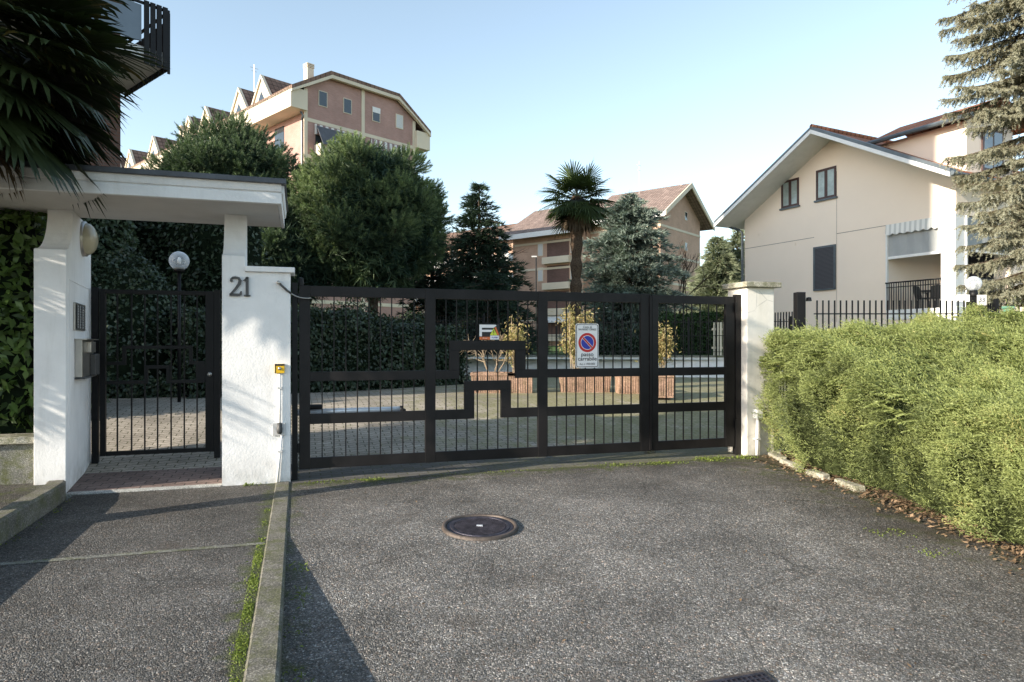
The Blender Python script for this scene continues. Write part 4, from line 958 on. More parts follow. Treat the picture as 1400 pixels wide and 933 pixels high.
def fan_palm(label, base, H, crown, rad, nfan, mat, petiole, seed, dead=14, trunk_r=.13, wid=.034, nseg=34, lowest=-.75, yellow=0.0):
    r_ = np.random.default_rng(seed); t = thing('fan_palm', label, 'palm tree', W, base); b = np.array(base, float); top = b+np.array(crown)
    rs, ps = [], []
    for k in range(25): ps.append(tuple(b+(top-b)*k/24)); rs.append(trunk_r*(1+.18*((k*7) % 3-1))*(1.0 if k < 18 else 1.25))
    part(trunk_mb(ps, rs, 12), 'trunk', M['palmbark'], t)
    sp = Soup(); pm = MB()
    for k in range(nfan):
        f = (k+.5)/nfan; el = math.asin(np.clip(lowest+(1-lowest)*f*.985+r_.normal()*.04, -.97, .98)); a = k*2.39996+r_.normal()*.15
        d = np.array([math.cos(el)*math.cos(a), math.cos(el)*math.sin(a), math.sin(el)]); pl_ = petiole*r_.uniform(.8, 1.1)
        hub = top+d*pl_+np.array([0, 0, -.12*pl_*math.cos(el)]); pm.tube([tuple(top+d*.08), tuple(top+d*pl_*.6), tuple(hub)], [.017, .013, .01], 4)
        dd = unit((d+np.array([0, 0, -.35*math.cos(el)]))[None])[0]
        tt = .3+.35*max(0, math.sin(el))+r_.normal()*.08+(yellow*(r_.random() < .3))
        fan(sp, None, hub, dd, rad*r_.uniform(.88, 1.08), nseg, tt, r_, .12 if el > 0 else .24, wid)
    part(pm, 'leaf_stalks', M['palm'], t); soup_part(sp, 'fronds', mat, t)
    if dead:
        sd2 = Soup()
        for k in range(dead):
            a = k*2.4; d = np.array([math.cos(a)*.42, math.sin(a)*.42, -.85]); hub = top+np.array([0, 0, -.25])+d*petiole*.75; fan(sd2, None, hub, d, rad*.75, 16, .4+r_.normal()*.15, r_, .5, wid)
        soup_part(sd2, 'dry_skirt', M['deadfrond'], t)
    return t
c = at(786, 400, 28)
fan_palm('tall fan palm with shaggy trunk behind the gate', (c[0], 28, GZ), 7, (0.1, 0, 6.75), .86, 44, M['palm2'], .9, 31, 30, .22, .06, 30, -.9)
fan_palm('big dark fan palm hanging over the left end of the porch', (-4.5, 5.18, .05), 4, (-.38, .6, 4.2), .66, 100, M['palm'], 1.05, 33, 14, .13, .062, 40, -.8, .45)
fan_palm('unseen shorter fan palm added left of the big one for its shade', (-7.5, 5.85, .1), 4, (0, 0, 2.7), .72, 60, M['palm'], .7, 35, 8, .13, .05, 34, -.8, .2)  # out-of-view palm added to shade the left porch pillar

# ------------------------------------------------------------------ juniper hedge on the right
JB = [(4.35, 1.5), (4.22, 3.4), (4.02, 5.0), (3.86, 5.9), (3.66, 6.7), (3.55, 7.6), (3.5, 8.3), (3.55, 8.9), (3.75, 9.35)]
JN = np.array(JB)
jseg = np.linalg.norm(np.diff(JN, axis=0), axis=1); jcum = np.concatenate([[0], np.cumsum(jseg)]); JL = jcum[-1]
def jbase(u):
    s = u*JL; return np.stack([np.interp(s, jcum, JN[:, 0]), np.interp(s, jcum, JN[:, 1])], -1)
def jsurf(u, v):
    """u along the kerb line (0 near, 1 far), v from foot (0) up the face and over the top (1)"""
    b = jbase(u); du = jbase(np.clip(u+.01, 0, 1))-jbase(np.clip(u-.01, 0, 1)); du = unit(du); out = np.stack([-du[:, 1], du[:, 0]], -1)
    H = .99+.05*np.sin(u*9+1)+.36/(1+np.exp(-(u-.7)/.05))+.24*np.exp(-((u-.87)/.075)**2)+.05*np.sin(u*27)
    vf = np.clip(v/.45, 0, 1); vt = np.clip((v-.45)/.55, 0, 1)
    o = .12*np.sin(vf*math.pi*.8)-.28*vf**3*1.0-vt*3.4; z0 = np.array([gz(x, y) for x, y in b]); z = z0+.02+H*np.where(vf < 1, np.sin(vf*math.pi/2)**.9, 1)+vt*.19*np.sin(vt*2.4)+.1*np.sin(u*31+vt*9)*vt
    o = o+.07*np.sin(u*41+z*3)*np.sin(z*5.5+u*17)+.04*np.sin(u*90+z*9)
    p = np.concatenate([b+out*o[:, None], z[:, None]], 1); return p, np.concatenate([out*(1-vt[:, None]*.9), (vf**2*.7+vt*.6)[:, None]], 1)
jh = thing('juniper_hedge', 'broad feathery green juniper hedge along the right side of the driveway', 'hedge', W, (5.2, 6.5, 0))
NU, NV = 60, 26; U, V = np.meshgrid(np.linspace(0, 1, NU), np.linspace(0, 1, NV), indexing='ij'); pc, nc = jsurf(U.ravel(), V.ravel()); pc = pc-unit(nc)*.13
mb = MB(); mb.v = [tuple(p) for p in pc]; mb.f = [[i*NV+j, (i+1)*NV+j, (i+1)*NV+j+1, i*NV+j+1] for i in range(NU-1) for j in range(NV-1)]; mb.m = [0]*len(mb.f)
part(mb, 'dark_core', M['junicore'], jh, True)  # opaque dark shell, shade between the sprays painted in
sp = Soup(); n = 68000; u = rng.random(n)**.85; v = rng.random(n)**.8; p, nr = jsurf(u, v); nr = unit(nr)
kk = np.random.default_rng(99); clump = np.zeros(n)
for fr_, am in ((4.5, .8), (8, .8), (14, .6), (24, .4)):
    for _ in range(4):
        w_ = unit(kk.normal(size=3))*fr_*kk.uniform(.7, 1.3); clump += am*.6*np.sin(p@w_+kk.uniform(0, 6.3))
clump = np.clip(clump, -1.8, 1.8)
p = p+nr*(clump*.085+rng.normal(size=n)*.03)[:, None]
ax = unit(nr*.6+np.array([-.25, .3, .4])+rng.normal(size=(n, 3))*.32+(v > .4)[:, None]*np.array([-.35, .1, .1]))
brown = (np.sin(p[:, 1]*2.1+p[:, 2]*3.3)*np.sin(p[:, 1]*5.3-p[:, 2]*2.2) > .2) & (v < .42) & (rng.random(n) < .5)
ti = np.clip(.24+.17*clump+.3*(v > .42)*rng.random(n)**.6-.08*(v < .35)+rng.normal(size=n)*.12+.5*brown, 0, 1)  # sunlit top and shaded hollows painted into the tint, plus brown patches
# each spray: a short stem with small blades to both sides
for k in range(7):
    f = k/6; L = .05*(1-.45*f); pos = p+ax*(f*.1)
    dv = unit(ax*.9+rng.normal(size=(n, 3))*.55)
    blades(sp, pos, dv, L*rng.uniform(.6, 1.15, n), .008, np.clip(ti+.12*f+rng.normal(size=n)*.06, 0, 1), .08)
# arching feathery plumes that make the layered outline
n3 = 1500; u3 = rng.random(n3)**.9; v3 = .2+.78*rng.random(n3)**.9; p3, nr3 = jsurf(u3, v3); nr3 = unit(nr3)
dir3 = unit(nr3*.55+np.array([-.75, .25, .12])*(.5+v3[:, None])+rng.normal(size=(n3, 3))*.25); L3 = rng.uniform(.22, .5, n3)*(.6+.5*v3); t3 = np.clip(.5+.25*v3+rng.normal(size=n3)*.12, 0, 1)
sd3 = unit(np.cross(dir3, np.tile([0, 0, 1.0], (n3, 1))))
p3 = p3-dir3*(L3*.35)[:, None]+nr3*.03
for k in range(22):
    f = k/21; c3 = p3+dir3*(L3*f)[:, None]+np.array([0, 0, 1.0])*(L3*(.32*f-.42*f*f))[:, None]
    for sg in (-1, 1, 0):
        dv = unit(dir3*.8+sd3*sg*.75+rng.normal(size=(n3, 3))*.22+np.array([0, 0, .12-.3*f])); Lb = (.085*(1-f)**.6+.018)*(1 if sg else .7)
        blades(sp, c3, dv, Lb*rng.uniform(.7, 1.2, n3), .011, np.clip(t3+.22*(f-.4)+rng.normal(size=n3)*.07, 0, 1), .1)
# longer feathery shoots standing out of the top
n2 = 2600; u2 = rng.random(n2); v2 = .36+.62*rng.random(n2)**1.3; p2_, nr2 = jsurf(u2, v2); ax2 = unit(unit(nr2)*.5+np.array([-.5, .15, .4])+rng.normal(size=(n2, 3))*.33); Ls = rng.uniform(.12, .3, n2)
for k in range(12):
    f = k/11; pos = p2_+ax2*(Ls*f)[:, None]; dv = unit(ax2+rng.normal(size=(n2, 3))*.45)
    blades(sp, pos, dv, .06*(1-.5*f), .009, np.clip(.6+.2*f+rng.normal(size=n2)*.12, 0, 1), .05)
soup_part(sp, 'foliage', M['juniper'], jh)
# edging stones at the foot
for k, (u_, L) in enumerate(((.985, .3), (.93, .42), (.86, .5), (.78, .34), (.71, .4))):
    b = jbase(np.array([u_]))[0]; b2 = jbase(np.array([u_-.02]))[0]; ang = math.atan2(b2[1]-b[1], b2[0]-b[0]); fr_ = Frame((b[0]-.1, b[1]), ang)
    lab = ['pale edging stone beside the right gate pillar foot', 'second edging stone from the right gate pillar under the juniper', 'long edging stone under the juniper, third from the pillar', 'fourth edging stone from the pillar, half hidden by juniper', 'edging stone nearest the camera under the juniper'][k]
    mb = MB().box(-L/2, L/2, -.05, .05, -.1, .055); mb.tr(lambda q: (q[0]+random.gauss(0, .012), q[1]+random.gauss(0, .012), q[2]+random.gauss(0, .008)))
    solo(mb, 'edging_stone', M['capstone'], lab, 'stone', fr_, (0, 0, gz(b[0], b[1])), 'edging stones along the juniper hedge', bevel=.012).location.z = gz(b[0], b[1])
# leaf litter, weeds
sp = Soup(); n = 7000; u = rng.random(n); b = jbase(u); off = np.abs(rng.normal(size=n))*.2-.12
X = b[:, 0]-off+.0; Yv = b[:, 1]+rng.normal(size=n)*.05; Z = np.array([gz(x, y) for x, y in zip(X, Yv)])+rng.uniform(.005, .03, n)
d = rng.normal(size=(n, 3)); d[:, 2] *= .3; blades(sp, np.stack([X, Yv, Z], 1), unit(d), rng.uniform(.02, .06, n), rng.uniform(.012, .03, n), rng.random(n), .1, np.tile([0, 0, 1.0], (n, 1))+rng.normal(size=(n, 3))*.25)
n = 200; xy = np.array([G.w((rng.uniform(0, 5), rng.uniform(2.2, 7.6), 0))[:2] for _ in range(n)]); Z = np.array([gz(x, y) for x, y in xy])+.008
d = rng.normal(size=(n, 3)); d[:, 2] *= .2; blades(sp, np.concatenate([xy, Z[:, None]], 1), unit(d), rng.uniform(.012, .04, n), rng.uniform(.008, .02, n), rng.random(n), .1, np.tile([0, 0, 1.0], (n, 1)))
soup_solo(sp, 'leaf_litter', M['litter'], 'brown dry leaves scattered along the foot of the juniper hedge', 'leaf litter', kind='stuff')
sp = Soup()
def weeds(s0, s1, d0, d1, n, L, thr=.3):
    s = rng.uniform(s0, s1, n); d = rng.uniform(d0, d1, n); k = np.sin(s*9)+np.sin(d*13+s*4)+rng.normal(size=n)*.6; keep = k > thr; s, d = s[keep], d[keep]
    if not len(s): return
    P_ = np.array([G.w((a, b, 0)) for a, b in zip(s, d)]); P_[:, 2] = [gz(x, y) if a_ > -.085 else 0.002 for (x, y, _), a_ in zip(P_, s)]
    dd = rng.normal(size=(len(s), 3))*.7+np.array([0, 0, .7]); dd[:, 2] = np.abs(dd[:, 2]); blades(sp, P_, dd, L*rng.uniform(.4, 1.2, len(s)), .009, rng.random(len(s)), .3)
weeds(-.06, .9, 7.55, 7.68, 700, .035); weeds(3.2, 5.75, 7.45, 7.72, 1500, .04); weeds(1.4, 3.2, 7.6, 7.68, 250, .025); weeds(-.3, -.242, 2.0, 5.4, 6500, .012, -.9); weeds(-.33, -.245, 2.0, 5.0, 1400, .024, .7); weeds(-.29, -.245, 5.2, 6.6, 700, .02); weeds(-.55, -.12, 7.66, 7.74, 350, .05)
weeds(-.08, .06, 2.2, 5.0, 500, .05); weeds(-2.12, -2.02, 4, 7.5, 200, .03); weeds(4.9, 5.7, 7.45, 7.75, 700, .06); weeds(-1.0, -.78, 7.85, 7.95, 60, .07); weeds(-2.6, -2.25, 7.86, 7.95, 150, .06); weeds(4.55, 4.85, 3.9, 4.6, 900, .025)
soup_solo(sp, 'weeds', M['grass'], 'low green weeds and moss along the gate and kerb edges', 'weeds', kind='stuff')
# dead weed stalk by the pillar
random.seed(3); c = onground(1003, 617); wd = MB(); grow(wd, Vector(c), Vector((-.2, 0, 1)).normalized(), .12, .006, 0, 3, .1, .5, 2); grow(wd, Vector((c[0]-.06, c[1], 0)), Vector((-.4, 0, 1)).normalized(), .1, .005, 0, 3, .1, .5, 2)
solo(wd, 'dead_weed', M['twig'], 'small dead weed stalk beside the right gate pillar', 'weed', W, c)

# ------------------------------------------------------------------ beige house on the right
HW = 9.96; HK = 1.15
Rc = (15.76, 24.15); hx = (.447, -.894); HF = Frame((Rc[0]-hx[0]*HW, Rc[1]-hx[1]*HW), math.atan2(-.894, .447))
EZ = 7.49; AZ = 10.17; SL = (AZ-EZ)/(HW/2); DEP = 12.0
house = thing('beige_house', 'beige gabled house with tiled roof and corner veranda at right', 'house', HF, (HW/2, 2, 0))
def hpt(x, y, plane_y=0.0):                 # pixel -> (x, z) on the gable plane
    u = (x-CX)/F_PX; o = HF.w((0, plane_y, 0)); t = (u*o[1]-o[0])/(hx[0]-u*hx[1]); Y = o[1]+hx[1]*t; return t, CAM_H+(HY-y)/F_PX*Y
vx0, _ = hpt(1213, 300); vx1, _ = hpt(1287, 300); zfl = hpt(1285, 421)[1]; zgr = hpt(1285, 296)[1]; zsl = zfl-.38
gw = lambda x: EZ+SL*min(x, HW-x)
# gable wall as pieces around the veranda opening
mb = MB()
mb.prism([(0, -.9), (vx0, -.9), (vx0, zgr), (HW, zgr), (HW, EZ), (HW/2, AZ), (0, EZ)], lambda p, q, t: (p, t, q), 0, .3)
mb.box(vx0, vx1+.3, 0, .3, -.9, zsl-.002)
mb.box(0, .3, .3, DEP, -.9, EZ)                                      # far long wall
mb.box(HW-.3, HW, .302, DEP, zgr, EZ); mb.box(HW-.3, HW, 3.4, DEP, -.9, zgr-.002)
mb.box(.3, HW-.3, DEP-.3, DEP, -.9, EZ)
mb.box(vx0-.1, HW-.302, 3.4, 3.6, -.9, zgr-.004); mb.box(vx0-.1, vx0-.002, .302, 3.398, -.9, zgr-.004)   # loggia back and side walls
part(mb, 'wall', M['beige'], house)
mb = MB(); xa, xb = vx1, HW+.001; mb.box(xa, xb, -.03, .55, -.9, zgr-.006); part(mb, 'corner_column', M['whitepaint'], house)
mb = MB().box(vx0, HW+.06, -.06, 3.39, zsl, zfl); part(mb, 'veranda_slab', M['whitepaint'], house)
mb = MB().box(vx0+.002, HW-.3, .31, 3.39, zgr-.2, zgr-.01); part(mb, 'veranda_ceiling', M['whitepaint'], house)
# roof
OV, OE = 1.36, .6
def slope_prism(x0, x1, zoff0, zoff1, y0, y1):
    f = lambda x: EZ+SL*x if x <= HW/2 else EZ+SL*(HW-x)
    return MB().prism([(x0, f(x0)+zoff0), (x1, f(x1)+zoff0), (x1, f(x1)+zoff1), (x0, f(x0)+zoff1)], lambda p, q, t: (p, t, q), y0, y1)
for nm, x0, x1 in (('roof_slope', -OE, HW/2), ('roof_slope', HW/2, HW+OE)):
    part(slope_prism(x0, x1, .14, .22, -OV+.35, DEP+.5), nm, M['tile_red'], house)
    part(slope_prism(x0, x1, .0, .137, -OV+.02, DEP+.5), 'soffit', M['whitepaint'], house)
    part(slope_prism(x0-.02, x1+.0, .142, .28, -OV-.02, -OV+.348), 'verge_flashing', M['flash'], house)
    part(slope_prism(x0-.01, x1, -.02, .14, -OV-.04, -OV+.018), 'bargeboard', M['whitepaint'], house)
mb = MB().tube([(HW/2, -OV, AZ+.27), (HW/2, DEP+.5, AZ+.27)], .1, 8); part(mb, 'ridge_tiles', M['tile_red'], house)
mb = MB().tube([(-OE-.06, -OV, EZ-SL*OE+.1), (-OE-.06, DEP, EZ-SL*OE+.1)], .08, 8)
mb.tube([(-OE, -OV+.9, EZ-SL*OE+.06), (-.3, -.1, EZ-SL*OE-.1), (-.08, -.07, EZ-SL*OE-.3), (-.08, -.07, -.5)], .06, 8); part(mb, 'gutter', M['flash'], house)
mb = MB().tube([(HW+OE+.06, -OV, EZ-SL*OE+.1), (HW+OE+.06, DEP, EZ-SL*OE+.1)], .08, 8); part(mb, 'gutter', M['flash'], house)
# facade groove lines
zL = hpt(1070, 329)[1]
mb = MB().box(.02, hpt(1113, 0)[0], -.006, -.001, zgr-.025, zgr); mb.box(hpt(1144, 0)[0], vx0, -.006, -.001, zgr-.025, zgr); mb.box(hpt(1143.7, 0)[0], hpt(1144.1, 0)[0], -.006, -.001, zfl-.4, zgr+2.6)
part(mb, 'facade_groove', M['groove'], house)
def casement(x0, x1, y0, y1, nm='window'):
    a, zt = hpt(x0, y0); b, _ = hpt(x1, y0); zb = hpt(x0, y1)[1]
    fr = MB(); w = .1
    fr.box(a, b, -.03, .04, zt-w, zt); fr.box(a, b, -.03, .04, zb, zb+w); fr.box(a, a+w, -.029, .039, zb+w, zt-w); fr.box(b-w, b, -.029, .039, zb+w, zt-w); m_ = (a+b)/2; fr.box(m_-.07, m_+.07, -.028, .038, zb+w, zt-w)
    o = part(fr, nm, M['wood'], house)
    gl = MB().box(a+w, m_-.07, -.012, -.004, zb+w, zt-w); gl.box(m_+.07, b-w, -.012, -.004, zb+w, zt-w); part(gl, 'pane', M['curtain'], o)
    part(MB().box(a-.06, b+.06, -.09, .0, zb-.07, zb-.001), 'sill', M['flash'], o)
casement(1068.5, 1092.5, 249, 286); casement(1116, 1143.5, 234, 275)
a, zt = hpt(1115, 340.5); b, _ = hpt(1140.5, 340.5); zb = hpt(1115, 396)[1]
o = part(MB().box(a, b, -.035, -.001, zb, zt), 'roller_shutter', M['shutter'], house)
fr = MB().box(a-.09, a, -.05, -.0012, zb-.07, zt+.07); fr.box(b, b+.09, -.05, -.0012, zb-.07, zt+.07); fr.box(a, b, -.05, -.0012, zt, zt+.07); fr.box(a, b, -.08, -.0012, zb-.07, zb); part(fr, 'frame', M['flash'], o)
for x, y in ((1037, 321), (1087, 333.5)):
    q = hpt(x, y); part(MB().lathe([(.001, -.03), (.07, -.03), (.07, -.001)], (q[0], 0, q[1]), 14, 'y'), 'vent_cap', M['beige'], house)
# veranda sun screens, awning valance, railing
zs = hpt(1215, 355)[1]
def screen(poly_fn, L, top, lo, nm):
    N = 14; mb = MB()
    for i in range(N+1):
        for z in (top, (top*.6+lo*.4), lo): mb.v.append(poly_fn(L*i/N, .02*math.sin(i*1.7+z)+.03, z))
    mb.f = [[i*3+k, (i+1)*3+k, (i+1)*3+k+1, i*3+k+1] for i in range(N) for k in range(2)]; mb.m = [0]*len(mb.f); o = part(mb, nm, M['screen'], house)
    return o
L1 = vx1-vx0-.06
screen(lambda p, q, z: (vx0+.03+p, q, z), L1, zgr-.1, zs+.1, 'sun_screen')
part(MB().box(vx0+.03, vx1-.001, -.02, .06, zs, zs+.1), 'screen_bar', M['whitepaint'], house)
part(MB().box(vx0-.03, vx0+.03, -.06, .03, zfl, zgr-.02), 'screen_post', M['whitepaint'], house); part(MB().box(vx1-.09, vx1-.01, -.06, -.031, zs, zgr-.02), 'screen_post', M['whitepaint'], house)
N = 36; mb = MB()
for i in range(N+1):
    x = vx0-.02+(vx1-vx0)*i/N; mb.v += [(x, -.07, zgr-.01), (x, -.1, zgr-.36-.08*abs(math.sin(i/N*math.pi*7)))]
mb.f = [[2*i, 2*i+1, 2*i+3, 2*i+2] for i in range(N)]; mb.m = [0]*N; part(mb, 'awning_valance', M['awning'], house)
screen(lambda p, q, z: (HW-q, .6+p, z), 2.7, zgr-.05, zs+.15, 'sun_screen'); part(MB().box(HW-.05, HW+.02, .56, 3.39, zs+.05, zs+.14), 'screen_bar', M['whitepaint'], house); part(MB().box(HW-.01, HW+.05, .55, .62, zfl, zgr-.02), 'screen_post', M['whitepaint'], house)
rl = MB()
part(MB().box(vx0-.03, vx1+.02, -.09, -.04, zfl+1.02, zfl+1.07), 'handrail', M['black'], house); part(MB().box(HW+.05, HW+.1, .5, 3.4, zfl+1.02, zfl+1.07), 'handrail', M['black'], house)
for i in range(22): x = vx0+(vx1-vx0)*(i+.3)/22; rl.box(x-.012, x+.012, -.075, -.055, zfl+.001, zfl+1.02)
rl.box(vx0, vx1, -.0745, -.0555, zfl+.85, zfl+.88)
for i in range(28): y = .55+2.8*(i+.5)/28; rl.box(HW+.065, HW+.085, y-.01, y+.01, zfl+.001, zfl+1.02)
part(rl, 'balusters', M['black'], house)
part(MB().box(vx1-.9, vx1-.05, 3.37, 3.399, zfl, zgr-.4), 'veranda_door', M['shutter'], house)
part(MB().box(HW-1.8, HW-.6, 3.37, 3.398, zfl, zgr-.45), 'veranda_door', M['glass'], house)
part(MB().box(HW+.001, HW+.03, 4.2, 6.4, -.5, zfl+.9), 'garage_shutter', M['shutter'], house)
# dormer on the right slope
dx0 = HW*.72; dz0 = EZ+SL*(HW-dx0)+.22; dy0, dy1 = .3, 3.2
zdt = hpt(1234, 184, dy0-.5)[1]; dsx = HW-(zdt-.22-EZ)/SL-.2; xf = hpt(1321, 160, dy0)[0]; zf = EZ+SL*(HW-xf)+.1
def dormer_wall(p, q, t): return (p, t, q)
mb = MB().prism([(xf, zf-.2), (xf, zdt), (dx0-.9, zdt), (dx0-.9, zdt-.1)], dormer_wall, dy0, dy1); part(mb, 'dormer_wall', M['beige'], house)
rd = MB(); rd.prism([(dy0-.45, zdt-.02), ((dy0+dy1)/2, zdt+.8), (dy1+.45, zdt-.02), (dy1+.45, zdt+.1), ((dy0+dy1)/2, zdt+.95), (dy0-.45, zdt+.1)], lambda p, q, t: (t, p, q), dsx+.1, xf+.5); part(rd, 'dormer_roof', M['tile_red'], house)
part(MB().tube([(dsx, dy0-.5, zdt+.02), (xf+.5, dy0-.5, zdt+.02)], .09, 8), 'dormer_gutter', M['flash'], house)
part(MB().prism([((dy0+.02), zdt-.001), ((dy0+dy1)/2, zdt+.75), (dy1-.02, zdt-.001)], lambda p, q, t: (t, p, q), xf-.1, xf+.002), 'dormer_gable', M['beige'], house)
wf = MB().box(xf+.001, xf+.06, dy0+.9, dy1-.7, zf+.25, zdt-.1); o = part(wf, 'window', M['wood'], house)
gl = MB(); ym = (dy0+.9+dy1-.7)/2; gl.box(xf+.055, xf+.066, dy0+1.0, ym-.05, zf+.35, zdt-.2); gl.box(xf+.055, xf+.066, ym+.05, dy1-.8, zf+.35, zdt-.2); part(gl, 'pane', M['skyglass'], o)
# chairs on the veranda
def chair(x, y, rz, label):
    fr_ = HF; c_ = HF.w((x, y, zfl)); f2 = Frame((c_[0], c_[1]), HF.a+rz); t = thing('garden_chair', label, 'chair', f2, (0, 0, zfl), 'chairs on the veranda'); t.location.z = zfl
    z = zfl; part(MB().box(-.24, .24, -.24, .22, z+.4, z+.45), 'seat', M['dgrey'], t, bevel=.02)
    mb = MB()
    for k in range(7):
        a_ = -.24+.08*k; mb.v += [(a_, .2+.05*math.cos(a_*6), z+.45), (a_*.95, .3+.05*math.cos(a_*6), z+.92-.06*abs(a_)*4)]
    mb.f = [[2*i, 2*i+2, 2*i+3, 2*i+1] for i in range(6)]; mb.m = [0]*6; o = part(mb, 'backrest', M['dgrey'], t); so = o.modifiers.new('thick', 'SOLIDIFY'); so.thickness = .03
    for sx in (-.22, .22):
        for sy in (-.22, .2): part(MB().bar((sx*1.1, sy*1.1, z), (sx, sy, z+.42), .035), 'leg', M['dgrey'], t)
        part(MB().tube([(sx*1.1, -.22, z+.42), (sx*1.15, -.2, z+.65), (sx*1.1, .24, z+.67)], .02, 6), 'armrest', M['dgrey'], t)
chair(vx0+.9, .9, 2.6, 'left dark plastic chair on the veranda'); chair(vx1-.8, 1.0, -2.4, 'right dark plastic chair on the veranda near the column')
tb = thing('veranda_table', 'dark table between the two veranda chairs', 'table', HF, ((vx0+vx1)/2, 1.1, zfl)); tb.location.z = zfl
part(MB().box((vx0+vx1)/2-.4, (vx0+vx1)/2+.4, .8, 1.5, zfl+.7, zfl+.74), 'tabletop', M['dgrey'], tb)
for sx in (-.35, .35):
    for yy in (.86, 1.44): part(MB().bar(((vx0+vx1)/2+sx, yy, zfl), ((vx0+vx1)/2+sx, yy, zfl+.7), .05), 'leg', M['dgrey'], tb)

# far roof and antenna behind the house
t = thing('distant_house', 'pinkish tiled roof top showing behind the beige house ridge', 'house', W, (27, 48, 0))
part(MB().box(22.5, 31, 47, 56, -.9, 15), 'wall', M['cream'], t)
part(MB().prism([(46.4, 14.7), (51.5, 16.6), (56.6, 14.7)], lambda p, q, t: (t, p, q), 22, 31.5), 'roof', M['tile_pink'], t)
# ------------------------------------------------------------------ right side iron fence, gate, lamp post, pickets
FY = 11.6
xa = at(1113, 0, FY)[0]; xb = at(1322, 0, FY)[0]
fence('iron_railing', 'grey iron railing rising behind the juniper hedge', (xa, FY), (xb, FY), .6, 1.5+59/930*FY, 26, M['black'], (.2, .86), .02)
pl0 = at(1058, 0, 12.4)[0]; pl1 = at(1085, 0, 12.0)[0]
fence('iron_railing', 'short lower iron railing right of the gate pillar', (pl0, 12.4), (pl1, 12.0), .5, 1.5+43/930*12.2, 7, M['black'], (.2, .62), .018)
px_ = at(1093, 0, 11.7)[0]
t = thing('fence_post', 'thick black square fence post at the left end of the railing', 'post', W, (px_, 11.7, 0)); part(MB().box(px_-.075, px_+.075, 11.62, 11.78, -.1, 1.5+70/930*11.7), 'shaft', M['black'], t, bevel=.006); part(MB().lathe([(.001, 0), (.05, .0), (.04, .06), (.001, .07)], (px_+.16, 11.7, 1.5+66/930*11.7-.1), 12), 'hinge_knob', M['black'], t)
gx = at(1331, 0, 12)[0]; c = at(1331.5, 388, 12)
lp = thing('lamp_post', 'globe lamp on a thick dark post in front of the veranda', 'lamp post', W, (gx, 12, 0))
part(MB().box(gx-.085, gx+.085, 11.92, 12.08, -.1, c[2]-.24), 'shaft', M['black'], lp, bevel=.006); part(MB().lathe([(.06, -.12), (.08, -.1), (.06, 0), (.001, 0)], (gx, 12, c[2]-.12), 16), 'collar', M['black'], lp, True)
part(MB().sphere((gx, 12, c[2]), .13, 28, 18), 'globe', M['globe'], lp, True); part(MB().lathe([(.001, -.1), (.03, -.1), (.035, .0), (.001, .05)], (gx, 12, c[2]), 12), 'bulb', M['bulb'], lp, True)
part(MB().box(gx-.3, gx-.1, 11.95, 12.0, 1.5+57/930*12, 1.5+62/930*12+.06), 'camera_box', M['whitepaint'], lp)
np_ = thing('number_plate', 'small white number plate on the dark lamp post', 'number plate', W, (gx+.06, 11.9, 2.1)); zz = 1.5+59/930*12
part(MB().box(gx+.0, gx+.16, 11.9, 11.912, zz-.09, zz+.09), 'plate', M['s_white'], np_); lettering('33', .11, gx+.08, 11.899, zz, M['s_black'], np_, .001)
g0, g1 = at(1340, 0, 12)[0], at(1362, 0, 12)[0]
fence('iron_gate', 'black iron garden gate right of the dark lamp post', (g0, 12), (g1, 12), .6, 1.5+55/930*12, 7, M['black'], (.1, .5, .9), .02, 2)['category'] = 'gate'
w0 = at(1378, 0, 11)[0]
t = thing('picket_fence', 'cream wooden picket fence at the right edge behind the hedge', 'fence', W, (w0+.6, 11, 0))
for k in range(10): part(MB().box(w0+.08+k*.115, w0+.14+k*.115, 10.98, 11.0, .6, 1.5+50/930*11), 'picket', M['cream'], t)
for z in (1.55, 1.85): part(MB().box(w0+.06, w0+1.3, 11.001, 11.03, z, z+.06), 'rail', M['cream'], t)
t = thing('green_post', 'pale green wooden post beside the cream picket fence', 'post', W, (w0, 11, 0)); part(MB().box(w0-.05, w0+.05, 10.95, 11.05, -.1, 1.5+48/930*11), 'shaft', M['greenpost'], t, bevel=.01)
part(MB().box(w0-.06, w0+.06, 10.94, 11.06, 1.5+48/930*11, 1.5+51/930*11), 'cap', M['greenpost'], t)
